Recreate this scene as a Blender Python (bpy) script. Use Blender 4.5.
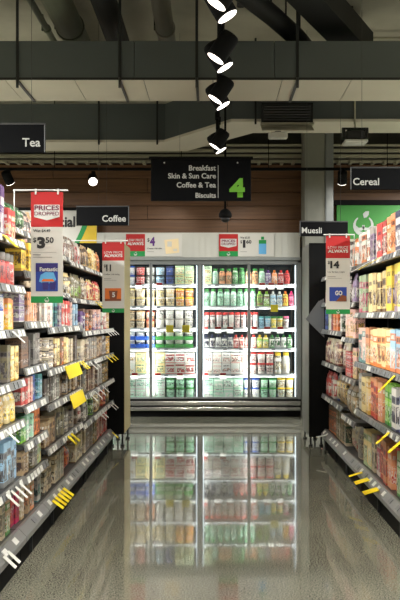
import bpy, bmesh, math, random
from mathutils import Vector, Matrix
random.seed(7)
PI = math.pi
for o in list(bpy.data.objects):
    bpy.data.objects.remove(o)
SC = bpy.context.scene
COL = SC.collection

# ------------------------------------------------------------------ camera
CAM_H = 1.35
cd = bpy.data.cameras.new('camera')
cam = bpy.data.objects.new('camera', cd)
COL.objects.link(cam)
cam.location = (0, 0, CAM_H)
cam.rotation_euler = (PI / 2, 0, 0)
cd.sensor_fit = 'VERTICAL'
cd.sensor_height = 36
cd.sensor_width = 24
cd.lens = 36 * 800 / 600
cd.shift_x = -13 / 600
cd.shift_y = 17 / 600
cd.clip_start = 0.05
SC.camera = cam

# ------------------------------------------------------------------ world, exposure
w = bpy.data.worlds.new('world')
SC.world = w
w.use_nodes = True
w.node_tree.nodes['Background'].inputs[0].default_value = (0.9, 0.95, 1, 1)
w.node_tree.nodes['Background'].inputs[1].default_value = 0.03
vs = SC.view_settings
vs.view_transform = 'Standard'
vs.look = 'None'
vs.gamma = 1
vs.use_curve_mapping = False
vs.exposure = 0.0
SC.cycles.use_denoising = True
SC.cycles.max_bounces = 8
SC.cycles.diffuse_bounces = 4
SC.cycles.glossy_bounces = 4
SC.cycles.transparent_max_bounces = 12
SC.cycles.sample_clamp_indirect = 4
SC.cycles.caustics_reflective = False
SC.cycles.caustics_refractive = False

SPOT_W = 78          # watts of one aisle track lamp
STORE_W = 310         # watts of each added area lamp outside the aisle
SHELF_W = 1.3        # watts of each added lamp under a fridge shelf or the roof
FRIDGE_W = 4.2        # watts of each vertical lamp in the fridge
WARM = (1.0, 0.93, 0.82)
COOL = (1.0, 1.0, 0.97)


def lamp(name, kind, loc, target, watts, parent=None, size=0.1, size_y=None, angle=75, color=WARM, blend=0.6):
    d = bpy.data.lights.new(name, kind)
    d.energy = watts
    d.color = color
    if kind == 'SPOT':
        d.spot_size = math.radians(angle)
        d.spot_blend = blend
        d.shadow_soft_size = size
    else:
        d.size = size
        if size_y:
            d.shape = 'RECTANGLE'
            d.size_y = size_y
    o = bpy.data.objects.new(name, d)
    COL.objects.link(o)
    o.location = loc
    dirv = Vector(target) - Vector(loc)
    o.rotation_euler = dirv.to_track_quat('-Z', 'Y').to_euler()
    if parent:
        o.parent = parent
    return o


# unseen lamps added for bounce light, over the neighbouring aisles and shop front
for sx in (-3.6, 3.6):
    for yy in (1.0, 4.0, 7.0):
        lamp('added_store_lamp', 'AREA', (sx, yy, 3.1), (sx, yy, 0), STORE_W, size=0.5, color=COOL)
lamp('added_store_lamp', 'AREA', (0, -1.2, 3.1), (0, -1.2, 0), STORE_W * 0.8, size=0.5, color=COOL)
for sx in (-4.2, 3.4):
    lamp('added_store_lamp', 'AREA', (sx, 9.7, 3.1), (sx, 9.7, 0), STORE_W * 0.6, size=0.4, color=COOL)

# ------------------------------------------------------------------ helpers


class MB:
    def __init__(s):
        s.v, s.f, s.m, s.sm = [], [], [], []

    def add(s, vs_, fs, m=0, smooth=False):
        n = len(s.v)
        s.v += [tuple(p) for p in vs_]
        for f in fs:
            s.f.append([n + i for i in f])
            s.m.append(m)
            s.sm.append(smooth)
        return s

    def box(s, x0, x1, y0, y1, z0, z1, m=0, c=0.0):
        if c <= 0:
            P = [(x, y, z) for x in (x0, x1) for y in (y0, y1) for z in (z0, z1)]
            F = [(0, 1, 3, 2), (4, 6, 7, 5), (0, 4, 5, 1), (2, 3, 7, 6), (0, 2, 6, 4), (1, 5, 7, 3)]
            return s.add(P, F, m)
        bm = bmesh.new()
        r = bmesh.ops.create_cube(bm, size=1)
        for v in bm.verts:
            v.co = ((x0 + x1) / 2 + v.co.x * (x1 - x0), (y0 + y1) / 2 + v.co.y * (y1 - y0), (z0 + z1) / 2 + v.co.z * (z1 - z0))
        bmesh.ops.bevel(bm, geom=bm.edges[:], offset=c, segments=1, affect='EDGES')
        bm.verts.index_update()
        P = [v.co[:] for v in bm.verts]
        F = [[v.index for v in f.verts] for f in bm.faces]
        bm.free()
        return s.add(P, F, m)

    def cyl(s, p0, p1, r, n=12, m=0, r2=None, smooth=True):
        p0, p1 = Vector(p0), Vector(p1)
        r2 = r if r2 is None else r2
        d = (p1 - p0).normalized()
        a = d.orthogonal().normalized()
        b = d.cross(a)
        P = []
        for p, rr in ((p0, r), (p1, r2)):
            for k in range(n):
                t = 2 * PI * k / n
                P.append(p + (a * math.cos(t) + b * math.sin(t)) * rr)
        s.add(P, [(k, (k + 1) % n, n + (k + 1) % n, n + k) for k in range(n)], m, smooth)
        s.add(P[:n], [list(range(n))[::-1]], m)
        s.add(P[n:], [list(range(n))], m)
        return s

    def loops(s, rings, m=0, smooth=True, cap0=True, cap1=True):
        n = len(rings[0])
        P = [p for r in rings for p in r]
        F = []
        for i in range(len(rings) - 1):
            for k in range(n):
                a, b = i * n + k, i * n + (k + 1) % n
                F.append((a, b, b + n, a + n))
        s.add(P, F, m, smooth)
        if cap0:
            s.add(rings[0], [list(range(n))[::-1]], m)
        if cap1:
            s.add(rings[-1], [list(range(n))], m)
        return s

    def lathe(s, prof, cx=0, cy=0, n=14, m=0, smooth=True, e=1.0, sy=1.0):
        rings = []
        for r, z in prof:
            ring = []
            for k in range(n):
                t = 2 * PI * (k + 0.5) / n
                c, q = math.cos(t), math.sin(t)
                c = math.copysign(abs(c) ** e, c)
                q = math.copysign(abs(q) ** e, q)
                ring.append((cx + r * c, cy + r * q * sy, z))
            rings.append(ring)
        return s.loops(rings, m, smooth)

    def tube(s, pts, r, n=10, m=0):
        pts = [Vector(p) for p in pts]
        rings = []
        for i, p in enumerate(pts):
            d = (pts[min(i + 1, len(pts) - 1)] - pts[max(i - 1, 0)]).normalized()
            a = d.cross(Vector((0.13, 0.02, 1))).normalized()
            b = a.cross(d)
            rings.append([p + (a * math.cos(2 * PI * k / n) + b * math.sin(2 * PI * k / n)) * r for k in range(n)])
        return s.loops(rings, m)

    def prism(s, poly, z0, z1, m=0, axis='z'):
        n = len(poly)
        f = {'z': lambda p, h: (p[0], p[1], h), 'y': lambda p, h: (p[0], h, p[1]), 'x': lambda p, h: (h, p[0], p[1])}[axis]
        P = [f(p, z0) for p in poly] + [f(p, z1) for p in poly]
        s.add(P, [list(range(n))[::-1], list(range(n, 2 * n))], m)
        s.add(P, [(k, (k + 1) % n, n + (k + 1) % n, n + k) for k in range(n)], m)
        return s

    def mesh(s, name, mats):
        me = bpy.data.meshes.new(name)
        me.from_pydata(s.v, [], s.f)
        mats = mats if isinstance(mats, (list, tuple)) else [mats]
        for m in mats:
            me.materials.append(m)
        me.polygons.foreach_set('material_index', s.m)
        me.polygons.foreach_set('use_smooth', s.sm)
        bm = bmesh.new()
        bm.from_mesh(me)
        bmesh.ops.remove_doubles(bm, verts=bm.verts, dist=1e-6)
        bmesh.ops.recalc_face_normals(bm, faces=bm.faces)
        bm.to_mesh(me)
        bm.free()
        me.update()
        return me

    def build(s, name, mats, parent=None, loc=(0, 0, 0), rot=(0, 0, 0)):
        return link(name, s.mesh(name, mats), parent, loc, rot)


def link(name, me, parent=None, loc=(0, 0, 0), rot=(0, 0, 0)):
    o = bpy.data.objects.new(name, me)
    COL.objects.link(o)
    o.location = loc
    o.rotation_euler = rot
    if parent:
        o.parent = parent
    return o


def tag(o, label, cat, group=None):
    o['label'] = label
    o['category'] = cat
    if group:
        o['group'] = group
    return o


def thing(name, label, cat, loc=(0, 0, 0), rotz=0, group=None):
    o = bpy.data.objects.new(name, None)
    COL.objects.link(o)
    o.location = loc
    o.rotation_euler = (0, 0, rotz)
    o.empty_display_size = 0.1
    return tag(o, label, cat, group)


def struct(o):
    o['kind'] = 'structure'
    return o


def lettering(s, mat, parent, x, y, z, h, width=None, align='LEFT', bold=0.02, name='lettering', thick=0.0012):
    """flat letters facing -Y; x, z = lower left (or right) corner, h = height of the ink"""
    cu = bpy.data.curves.new('lettering', 'FONT')
    cu.body = s
    cu.offset = bold
    cu.resolution_u = 3
    ob = bpy.data.objects.new('tmp_text', cu)
    COL.objects.link(ob)
    dg = bpy.context.evaluated_depsgraph_get()
    me = bpy.data.meshes.new_from_object(ob.evaluated_get(dg))
    bpy.data.objects.remove(ob)
    xs = [v.co.x for v in me.vertices]
    ys = [v.co.y for v in me.vertices]
    kx = k = h / (max(ys) - min(ys))
    if width:
        kx = width / (max(xs) - min(xs))
    x0 = min(xs) if align == 'LEFT' else max(xs) if align == 'RIGHT' else (min(xs) + max(xs)) / 2
    y0 = min(ys)
    for v in me.vertices:
        v.co = ((v.co.x - x0) * kx, 0, (v.co.y - y0) * k)
    me.materials.clear()
    me.materials.append(mat)
    return link(name, me, parent, (x, y, z))


# ------------------------------------------------------------------ materials
def srgb(r, g, b):
    f = lambda c: (c / 255 / 12.92) if c / 255 <= 0.04045 else ((c / 255 + 0.055) / 1.055) ** 2.4
    return (f(r), f(g), f(b), 1)


def newmat(name):
    m = bpy.data.materials.new(name)
    m.use_nodes = True
    nt = m.node_tree
    return m, nt, nt.nodes['Principled BSDF'], nt.nodes.new, nt.links.new


def plain(name, rgb, rough=0.5, metal=0.0, var=0.12, scale=6, emit=0, spec=0.5):
    m, nt, b, N, L = newmat(name)
    c = srgb(*rgb)
    tc = N('ShaderNodeTexCoord')
    nz = N('ShaderNodeTexNoise')
    nz.inputs['Scale'].default_value = scale
    nz.inputs['Detail'].default_value = 4
    L(tc.outputs['Object'], nz.inputs['Vector'])
    mx = N('ShaderNodeMix')
    mx.data_type = 'RGBA'
    mx.inputs[6].default_value = tuple(x * (1 - var) for x in c[:3]) + (1,)
    mx.inputs[7].default_value = tuple(min(1, x * (1 + var)) for x in c[:3]) + (1,)
    L(nz.outputs['Fac'], mx.inputs[0])
    L(mx.outputs[2], b.inputs['Base Color'])
    b.inputs['Roughness'].default_value = rough
    b.inputs['Metallic'].default_value = metal
    b.inputs['Specular IOR Level'].default_value = spec
    if emit:
        b.inputs['Emission Color'].default_value = c
        b.inputs['Emission Strength'].default_value = emit
    return m


M = dict(
    black=plain('black_paint', (20, 20, 20), 0.5),
    matblack=plain('matt_black', (12, 12, 12), 0.75, spec=0.15),
    shelf=plain('charcoal_shelf', (62, 62, 62), 0.45),
    rack_back=plain('dark_back_panel', (18, 17, 16), 0.9, spec=0.1),
    rail=plain('grey_price_rail', (118, 118, 116), 0.35),
    base=plain('grey_base_rail', (128, 128, 128), 0.35, 0.2),
    ticket=plain('white_ticket', (225, 225, 220), 0.5, var=0.05),
    greyticket=plain('grey_ticket', (120, 122, 124), 0.5),
    yellow=plain('yellow_card', (250, 225, 20), 0.5, var=0.04),
    red=plain('red_card', (176, 15, 15), 0.5, var=0.04),
    white=plain('white_card', (206, 204, 197), 0.5, var=0.03),
    green=plain('green_card', (14, 140, 66), 0.5, var=0.05),
    ink=plain('black_ink', (28, 28, 30), 0.6),
    letter=plain('white_letters', (208, 208, 203), 0.5, var=0.02),
    signblack=plain('black_sign_board', (8, 9, 12), 0.6, spec=0.12),
    lime=plain('lime_letter', (120, 195, 60), 0.5),
    duct=plain('dark_duct_metal', (84, 90, 90), 0.5, 0.1, 0.1, 2),
    pale_sheet=plain('pale_duct_sheet', (214, 208, 194), 0.6, 0, 0.12, 1.5),  # paler than the duct sides; on duct undersides and the grille flap
    pipe=plain('grey_green_duct', (120, 125, 108), 0.45, 0.3),
    steelpipe=plain('galvanised_steel', (150, 148, 135), 0.38, 0.7),
    flex=plain('black_flexible_duct', (24, 25, 25), 0.6),
    tray=plain('beige_metal_tray', (170, 166, 146), 0.5, 0.1),
    chrome=plain('brushed_steel', (190, 190, 186), 0.25, 0.9),
    frame=plain('grey_fridge_frame', (136, 140, 138), 0.4),
    fridge_in=plain('white_fridge_lining', (205, 210, 212), 0.5, var=0.03),
    fridge_back=plain('fridge_back_lining', (66, 80, 92), 0.5),
    header=plain('pale_header_board', (196, 196, 188), 0.5, var=0.04),
    concrete_col=plain('column_concrete', (132, 132, 122), 0.8, 0, 0.15, 5),
    colsteel=plain('column_steel', (150, 154, 154), 0.35, 0.6),
    cream=plain('cream_end_panel', (170, 156, 112), 0.5),
    greyend=plain('grey_end_panel', (120, 122, 116), 0.5),
    wallpaint=plain('dark_wall_paint', (70, 68, 62), 0.8),
    farwall=plain('shop_wall_paint', (120, 116, 106), 0.8),
    purple=plain('purple_ink', (90, 40, 120), 0.5),
    badge_ink=plain('dark_red_ink', (110, 24, 60), 0.5),
    emblem=plain('dimmed_white_emblem', (170, 174, 168), 0.5),  # white emblem greyed in colour for the dim light on it
    signgreen=plain('sign_green', (40, 122, 34), 0.5),
    signyellow=plain('sign_yellow', (225, 190, 40), 0.5),
    boxblue=plain('printed_blue', (30, 62, 150), 0.4),
    boxnavy=plain('printed_navy', (44, 36, 110), 0.4),
    boxcyan=plain('printed_light_blue', (96, 170, 220), 0.4),
    boxorange=plain('printed_orange', (214, 110, 40), 0.4),
    boxbrown=plain('printed_brown', (120, 62, 34), 0.4),
    boxcream=plain('printed_cream', (236, 214, 170), 0.4),
    greyline=plain('grey_small_print', (130, 128, 124), 0.6),
    leaflet=plain('grey_leaflet', (100, 102, 104), 0.5),
)


def emission(name, rgb, k):
    m, nt, b, N, L = newmat(name)
    b.inputs['Base Color'].default_value = srgb(*rgb)
    b.inputs['Emission Color'].default_value = srgb(*rgb)
    b.inputs['Emission Strength'].default_value = k
    return m


M['lens'] = emission('lamp_lens', (255, 244, 232), 4)
M['led'] = emission('fridge_led', (240, 250, 255), 2.5)


def concrete_floor():
    m, nt, b, N, L = newmat('polished_concrete')
    tc = N('ShaderNodeTexCoord')
    n1 = N('ShaderNodeTexNoise'); n1.inputs['Scale'].default_value = 1.1; n1.inputs['Detail'].default_value = 5
    n2 = N('ShaderNodeTexNoise'); n2.inputs['Scale'].default_value = 125; n2.inputs['Detail'].default_value = 3
    vo = N('ShaderNodeTexVoronoi'); vo.inputs['Scale'].default_value = 130
    for n in (n1, n2, vo):
        L(tc.outputs['Object'], n.inputs['Vector'])
    r1 = N('ShaderNodeValToRGB')
    r1.color_ramp.elements[0].position = 0.3; r1.color_ramp.elements[0].color = srgb(136, 135, 122)
    r1.color_ramp.elements[1].position = 0.7; r1.color_ramp.elements[1].color = srgb(156, 155, 141)
    L(n1.outputs['Fac'], r1.inputs[0])
    r2 = N('ShaderNodeValToRGB')
    r2.color_ramp.elements[0].position = 0.38; r2.color_ramp.elements[0].color = (0.42, 0.42, 0.4, 1)
    r2.color_ramp.elements[1].position = 0.6; r2.color_ramp.elements[1].color = (1.2, 1.2, 1.18, 1)
    L(n2.outputs['Fac'], r2.inputs[0])
    r3 = N('ShaderNodeValToRGB')
    r3.color_ramp.elements[0].position = 0.0; r3.color_ramp.elements[0].color = (0.8, 0.8, 0.78, 1)
    r3.color_ramp.elements[1].position = 0.4; r3.color_ramp.elements[1].color = (1, 1, 1, 1)
    L(vo.outputs['Distance'], r3.inputs[0])
    a = N('ShaderNodeMix'); a.data_type = 'RGBA'; a.blend_type = 'MULTIPLY'; a.inputs[0].default_value = 1
    L(r1.outputs[0], a.inputs[6]); L(r2.outputs[0], a.inputs[7])
    c = N('ShaderNodeMix'); c.data_type = 'RGBA'; c.blend_type = 'MULTIPLY'; c.inputs[0].default_value = 1
    L(a.outputs[2], c.inputs[6]); L(r3.outputs[0], c.inputs[7])
    L(c.outputs[2], b.inputs['Base Color'])
    rr = N('ShaderNodeMapRange')
    rr.inputs[3].default_value = 0.05; rr.inputs[4].default_value = 0.12
    L(n1.outputs['Fac'], rr.inputs[0])
    L(rr.outputs[0], b.inputs['Roughness'])
    b.inputs['IOR'].default_value = 1.5
    b.inputs['Specular IOR Level'].default_value = 0.3
    b.inputs['Coat Weight'].default_value = 0.7
    b.inputs['Coat IOR'].default_value = 1.6
    cr = N('ShaderNodeMapRange'); cr.inputs[3].default_value = 0.01; cr.inputs[4].default_value = 0.032
    L(n1.outputs['Fac'], cr.inputs[0]); L(cr.outputs[0], b.inputs['Coat Roughness'])
    # the sealer coat is slightly wavy
    bp = N('ShaderNodeBump'); bp.inputs['Strength'].default_value = 0.002; bp.inputs['Distance'].default_value = 0.02
    n3 = N('ShaderNodeTexNoise'); n3.inputs['Scale'].default_value = 9
    L(tc.outputs['Object'], n3.inputs['Vector'])
    L(n3.outputs['Fac'], bp.inputs['Height'])
    L(bp.outputs[0], b.inputs['Normal'])
    L(bp.outputs[0], b.inputs['Coat Normal'])
    return m


def slab():
    m, nt, b, N, L = newmat('raw_concrete_slab')
    tc = N('ShaderNodeTexCoord')
    n1 = N('ShaderNodeTexNoise'); n1.inputs['Scale'].default_value = 1.3; n1.inputs['Detail'].default_value = 8
    L(tc.outputs['Object'], n1.inputs['Vector'])
    r1 = N('ShaderNodeValToRGB')
    r1.color_ramp.elements[0].position = 0.3; r1.color_ramp.elements[0].color = srgb(172, 168, 152)
    r1.color_ramp.elements[1].position = 0.7; r1.color_ramp.elements[1].color = srgb(212, 208, 192)
    L(n1.outputs['Fac'], r1.inputs[0])
    L(r1.outputs[0], b.inputs['Base Color'])
    b.inputs['Roughness'].default_value = 0.85
    return m


def wood():
    m, nt, b, N, L = newmat('brown_timber')
    tc = N('ShaderNodeTexCoord')
    mp = N('ShaderNodeMapping'); mp.inputs['Scale'].default_value = (0.6, 8, 14)
    L(tc.outputs['Object'], mp.inputs[0])
    n1 = N('ShaderNodeTexNoise'); n1.inputs['Scale'].default_value = 2.5; n1.inputs['Detail'].default_value = 6
    L(mp.outputs[0], n1.inputs['Vector'])
    oi = N('ShaderNodeObjectInfo')
    r1 = N('ShaderNodeValToRGB')
    r1.color_ramp.elements[0].position = 0.3; r1.color_ramp.elements[0].color = srgb(92, 63, 40)
    r1.color_ramp.elements[1].position = 0.7; r1.color_ramp.elements[1].color = srgb(124, 87, 56)
    L(n1.outputs['Fac'], r1.inputs[0])
    hv = N('ShaderNodeHueSaturation')
    mr = N('ShaderNodeMapRange'); mr.inputs[3].default_value = 0.85; mr.inputs[4].default_value = 1.1
    L(oi.outputs['Random'], mr.inputs[0]); L(mr.outputs[0], hv.inputs['Value'])
    L(r1.outputs[0], hv.inputs['Color'])
    L(hv.outputs[0], b.inputs['Base Color'])
    b.inputs['Roughness'].default_value = 0.5
    return m


def glass():
    m, nt, b, N, L = newmat('door_glass')
    nt.nodes.remove(b)
    t = N('ShaderNodeBsdfTransparent'); t.inputs[0].default_value = (0.95, 0.97, 0.97, 1)
    g = N('ShaderNodeBsdfGlossy'); g.inputs['Roughness'].default_value = 0.02
    f = N('ShaderNodeFresnel'); f.inputs[0].default_value = 1.45
    mx = N('ShaderNodeMixShader')
    L(f.outputs[0], mx.inputs[0]); L(t.outputs[0], mx.inputs[1]); L(g.outputs[0], mx.inputs[2])
    L(mx.outputs[0], nt.nodes['Material Output'].inputs[0])
    return m


def print_mat(name, rough, style):
    """pack print: object colour as ground, second colour from the object's own property, random layout"""
    m, nt, b, N, L = newmat(name)
    tc = N('ShaderNodeTexCoord')
    oi = N('ShaderNodeObjectInfo')
    at = N('ShaderNodeAttribute'); at.attribute_type = 'OBJECT'; at.attribute_name = 'second_colour'
    sp = N('ShaderNodeSeparateXYZ'); L(tc.outputs['Generated'], sp.inputs[0])

    def math_(op, a, bb=None):
        n = N('ShaderNodeMath'); n.operation = op
        for i, v in enumerate((a, bb)):
            if v is None:
                continue
            if isinstance(v, (int, float)):
                n.inputs[i].default_value = v
            else:
                L(v, n.inputs[i])
        return n.outputs[0]

    def mix(fac, a, bb):
        n = N('ShaderNodeMix'); n.data_type = 'RGBA'
        if isinstance(fac, (int, float)): n.inputs[0].default_value = fac
        else: L(fac, n.inputs[0])
        for i, v in ((6, a), (7, bb)):
            if isinstance(v, tuple): n.inputs[i].default_value = v
            else: L(v, n.inputs[i])
        return n.outputs[2]
    off = math_('MULTIPLY', oi.outputs['Random'], 61.0)
    sn = N('ShaderNodeSeparateXYZ'); L(tc.outputs['Normal'], sn.inputs[0])
    on_side = math_('GREATER_THAN', math_('ABSOLUTE', sn.outputs[0]), 0.75)
    mu = N('ShaderNodeMix'); mu.data_type = 'FLOAT'
    L(on_side, mu.inputs[0]); L(sp.outputs[0], mu.inputs[2])
    L(math_('ADD', 0.5, math_('MULTIPLY', math_('SUBTRACT', sp.outputs[1], 0.5), 0.8)), mu.inputs[3])
    across = mu.outputs[0]

    def noise(sx, sz, sc, add):
        cx = N('ShaderNodeCombineXYZ')
        L(math_('ADD', math_('MULTIPLY', across, sx), off), cx.inputs[0])
        L(math_('MULTIPLY', sp.outputs[1], sx * 0.5), cx.inputs[1])
        L(math_('ADD', math_('MULTIPLY', sp.outputs[2], sz), add), cx.inputs[2])
        n = N('ShaderNodeTexNoise'); n.inputs['Scale'].default_value = sc; n.inputs['Detail'].default_value = 1.5
        L(cx.outputs[0], n.inputs['Vector'])
        return n.outputs['Fac']
    z = sp.outputs[2]
    r = oi.outputs['Random']
    r2 = math_('FRACT', math_('MULTIPLY', r, 17.3))
    col = oi.outputs['Color']
    x = across
    r3 = math_('FRACT', math_('MULTIPLY', r, 41.7))
    r4 = math_('FRACT', math_('MULTIPLY', r, 97.1))
    ax = math_('ABSOLUTE', math_('SUBTRACT', x, 0.5))

    def slab_(v, c, half):
        return math_('LESS_THAN', math_('ABSOLUTE', math_('SUBTRACT', v, c)), half)

    def inv(v):
        return math_('SUBTRACT', 1.0, v)
    tone = mix(math_('GREATER_THAN', r2, 0.45), (0.86, 0.84, 0.79, 1), (0.04, 0.035, 0.05, 1))
    # soft mottling of the printed ground
    col = mix(math_('MULTIPLY', noise(3, 4, 1.5, 7.0), 0.15), col, (0.86, 0.84, 0.79, 1))
    # picture: a disc or a panel in the second colour, broken up
    zc = math_('ADD', 0.26, math_('MULTIPLY', r2, 0.14))
    half = math_('ADD', 0.14, math_('MULTIPLY', r4, 0.1))
    side = math_('LESS_THAN', math_('ABSOLUTE', math_('SUBTRACT', x, math_('ADD', 0.4, math_('MULTIPLY', r3, 0.2)))), 0.4)
    disc = math_('MULTIPLY', math_('MULTIPLY', side, slab_(z, zc, half)), math_('GREATER_THAN', noise(3.2, 2.4, 1.4, 19.0), 0.44))
    col = mix(math_('MULTIPLY', disc, style.get('panel', 0.9)), col, at.outputs['Color'])
    core = math_('MULTIPLY', disc, math_('GREATER_THAN', noise(5, 6, 1.6, 3.0), 0.5))
    col = mix(math_('MULTIPLY', core, 0.7), col, tone)
    # foot band
    foot = math_('MULTIPLY', math_('LESS_THAN', z, math_('MULTIPLY', r4, 0.13)), 0.9 * style.get('rest', 1))
    col = mix(foot, col, at.outputs['Color'])
    # brand plate high on the face with broken lettering
    t0 = math_('ADD', 0.68, math_('MULTIPLY', r3, 0.14))
    plate = math_('MULTIPLY', slab_(z, t0, 0.085), math_('LESS_THAN', ax, math_('ADD', 0.34, math_('MULTIPLY', r4, 0.2))))
    plate_on = math_('MULTIPLY', plate, math_('GREATER_THAN', r4, 0.35))
    col = mix(math_('MULTIPLY', plate_on, 0.85 * style.get('rest', 1)), col, at.outputs['Color'])
    ink = math_('MULTIPLY', math_('MULTIPLY', slab_(z, t0, 0.05), math_('LESS_THAN', ax, 0.36)), math_('GREATER_THAN', noise(11, 4, 1.0, 11.0), 0.46))
    col = mix(math_('MULTIPLY', ink, 0.9), col, tone)
    # a darker lower picture and pale flashes
    low = math_('MULTIPLY', math_('MULTIPLY', slab_(z, math_('ADD', 0.2, math_('MULTIPLY', r3, 0.25)), 0.1), math_('GREATER_THAN', noise(4, 5, 1.7, 29.0), 0.55)), 0.75 * style.get('rest', 1))
    tone2 = mix(math_('GREATER_THAN', r3, 0.55), (0.06, 0.05, 0.05, 1), (0.88, 0.86, 0.8, 1))
    col = mix(low, col, tone2)
    # small print lines
    sm = math_('MULTIPLY', math_('MULTIPLY', slab_(z, 0.53, 0.045), math_('LESS_THAN', ax, 0.38)), math_('GREATER_THAN', noise(8, 30, 1.0, 5.0), 0.5))
    col = mix(math_('MULTIPLY', sm, 0.6), col, tone)
    L(col, b.inputs['Base Color'])
    b.inputs['Roughness'].default_value = rough
    return m


M['floor'] = concrete_floor()
M['slab'] = slab()
M['wood'] = wood()
M['glass'] = glass()
M['carton'] = print_mat('printed_carton', 0.42, {})
M['film'] = print_mat('printed_film', 0.28, {})
M['pot'] = print_mat('printed_pot', 0.35, {'panel': 0.4, 'rest': 0.3})


def lid_mat():
    m, nt, b, N, L = newmat('coloured_lid')
    at = N('ShaderNodeAttribute'); at.attribute_type = 'OBJECT'; at.attribute_name = 'second_colour'
    L(at.outputs['Color'], b.inputs['Base Color'])
    b.inputs['Roughness'].default_value = 0.4
    return m


M['lid'] = lid_mat()

# ------------------------------------------------------------------ setting
RX, RY0, RY1, RZ = 7.0, -3.0, 11.8, 4.3
o = struct(MB().box(-RX, RX, RY0, RY1, -0.1, 0).build('floor', M['floor']))
# slab with shallow downstand beams across the shop
o = struct(MB().box(-RX, RX, RY0, RY1, RZ, RZ + 0.2).build('ceiling', M['slab']))
for sx, nm in ((-1, 'wall_left'), (1, 'wall_right')):
    struct(MB().box(sx * RX, sx * (RX + 0.1), RY0, RY1, 0, RZ).build(nm, M['farwall']))
struct(MB().box(-RX, RX, RY0 - 0.1, RY0, 0, RZ).build('wall_front', M['farwall']))
wb = struct(MB().box(-RX, RX, RY1, RY1 + 0.1, 0, RZ).build('wall_back', M['wallpaint']))
# timber boards of the bulkhead over the fridge
BY = 11.0
bh = MB().box(-RX, RX, BY + 0.03, BY + 0.13, 2.3, 3.46).build('trim_1', M['matblack'])
struct(bh)
pl = {}
hh = 0.19
for r in range(6):
    x = -RX + (0.0 if r % 2 else -1.1)
    while x < RX:
        x0, x1 = max(x, -RX), min(x + 2.4, RX)
        if x1 - x0 > 0.05:
            MB().box(x0 + 0.003, x1 - 0.003, BY, BY + 0.03, 2.31 + r * hh, 2.31 + r * hh + hh - 0.006, c=0.003).build('plank', M['wood'], bh)
        x += 2.4
# beige ribbed tray along the top of the bulkhead
ct = thing('cable_tray', 'long beige ribbed metal tray running across above the timber wall', 'cable tray', (0, 10.75, 3.45))
for k, (z0, z1, y0) in enumerate(((0.00, 0.035, 0.10), (0.055, 0.10, 0.06), (0.125, 0.165, 0.02), (0.20, 0.225, 0.0))):
    MB().box(-RX + 0.05, RX - 0.05, y0, y0 + 0.06, z0, z1, c=0.004).build('rail', M['tray'], ct)
MB().box(-RX + 0.05, RX - 0.05, 0.16, 0.2, 0.0, 0.22).build('backing_strip', M['shelf'], ct)
rung = MB().box(-0.02, 0.02, 0.0, 0.16, -0.03, 0.0).mesh('rung', M['tray'])
for k in range(40):
    link('rung', rung, ct, (-3.1 + k * 0.155, 0, 0))

# column between fridge and right end unit
cl = MB().box(1.2, 1.475, 10.5, 10.9, 0, RZ, c=0.01).build('column', M['concrete_col'])
struct(cl)
tr = MB().box(1.475, 1.58, 10.48, 10.9, 0, RZ, c=0.01).build('trim_2', M['colsteel'])
struct(tr)

# ------------------------------------------------------------------ ducts and ceiling services
DZ0, DZ1, DY0, DY1 = 3.4, 3.738, 6.92, 7.59
d = thing('ventilation_duct', 'big dark rectangular duct crossing nearest the camera with pale underside', 'duct', (0, DY0, DZ0))
xs = [-4.2, -3.0, -1.85, -0.68, 0.53, 1.75, 2.95, 4.2]
for a, b_ in zip(xs, xs[1:]):
    MB().box(a + 0.002, b_ - 0.002, 0, DY1 - DY0, 0.006, DZ1 - DZ0, c=0.002).build('duct_section', M['duct'], d)
for i in range(14):
    a = -4.2 + i * 0.6
    MB().box(a + 0.003, a + 0.597, 0.0, DY1 - DY0, 0, 0.006).build('underside_panel', M['pale_sheet'], d)
MB().box(-4.2, 4.2, -0.006, 0.0, 0.0, 0.02).build('edge_flange', M['flex'], d)
for X in (-1.69, -0.805, -0.14, 0.73):
    MB().box(X - 0.012, X + 0.012, -0.012, -0.006, -0.01, RZ - DZ0, m=0).box(X - 0.012, X + 0.012, -0.012, DY1 - DY0, -0.014, -0.002, m=1).cyl((X, -0.01, -0.07), (X, -0.01, 0.02), 0.012, 8, m=1).build('hanger_strap', [M['flex'], M['shelf']], d)
# second duct, jogging towards the camera on the right
d2 = thing('ventilation_duct', 'second dark duct behind the first, with a slanting jog and pale lower edge', 'duct', (0, 0, 3.42))
poly = [(-4.5, 9.5), (-0.57, 9.5), (0.2, 8.5), (4.5, 8.5), (4.5, 9.0), (0.45, 9.0), (-0.32, 9.98), (-4.5, 9.98)]
MB().prism(poly, 0.03, 0.46).build('duct_body', M['duct'], d2)
poly2 = [(-4.5, 9.48), (-0.578, 9.48), (0.19, 8.48), (4.5, 8.48), (4.5, 9.0), (0.45, 9.0), (-0.32, 9.98), (-4.5, 9.98)]
MB().prism(poly2, 0.0, 0.03).build('underside', M['pale_sheet'], d2)
for X, Y in ((-1.35, 9.47), (-0.66, 9.47), (0.45, 8.47), (1.5, 8.47)):
    MB().box(X - 0.01, X + 0.01, Y - 0.012, Y, -0.03, RZ - 3.42).build('hanger_rod', M['flex'], d2)


def round_duct(label, X, z, r, y0, y1, mat, rings=True, x2=None, name='round_duct'):
    t = thing(name, label, 'duct', (0, 0, z))
    X2 = X if x2 is None else x2
    MB().cyl((X, y0, 0), (X2, y1, 0), r, 20).build('pipe', mat, t)
    k = y0 + 0.6
    while k < y1 and rings:
        f = (k - y0) / (y1 - y0)
        cx = X + (X2 - X) * f
        MB().cyl((cx, k - 0.02, 0), (cx, k + 0.02, 0), r + 0.012, 20).build('joint_band', mat, t)
        MB().box(cx - r - 0.02, cx - r - 0.005, k - 0.01, k + 0.01, -0.02, RZ - z).build('hanger_rod', M['flex'], t)
        k += 1.3
    return t


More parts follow.
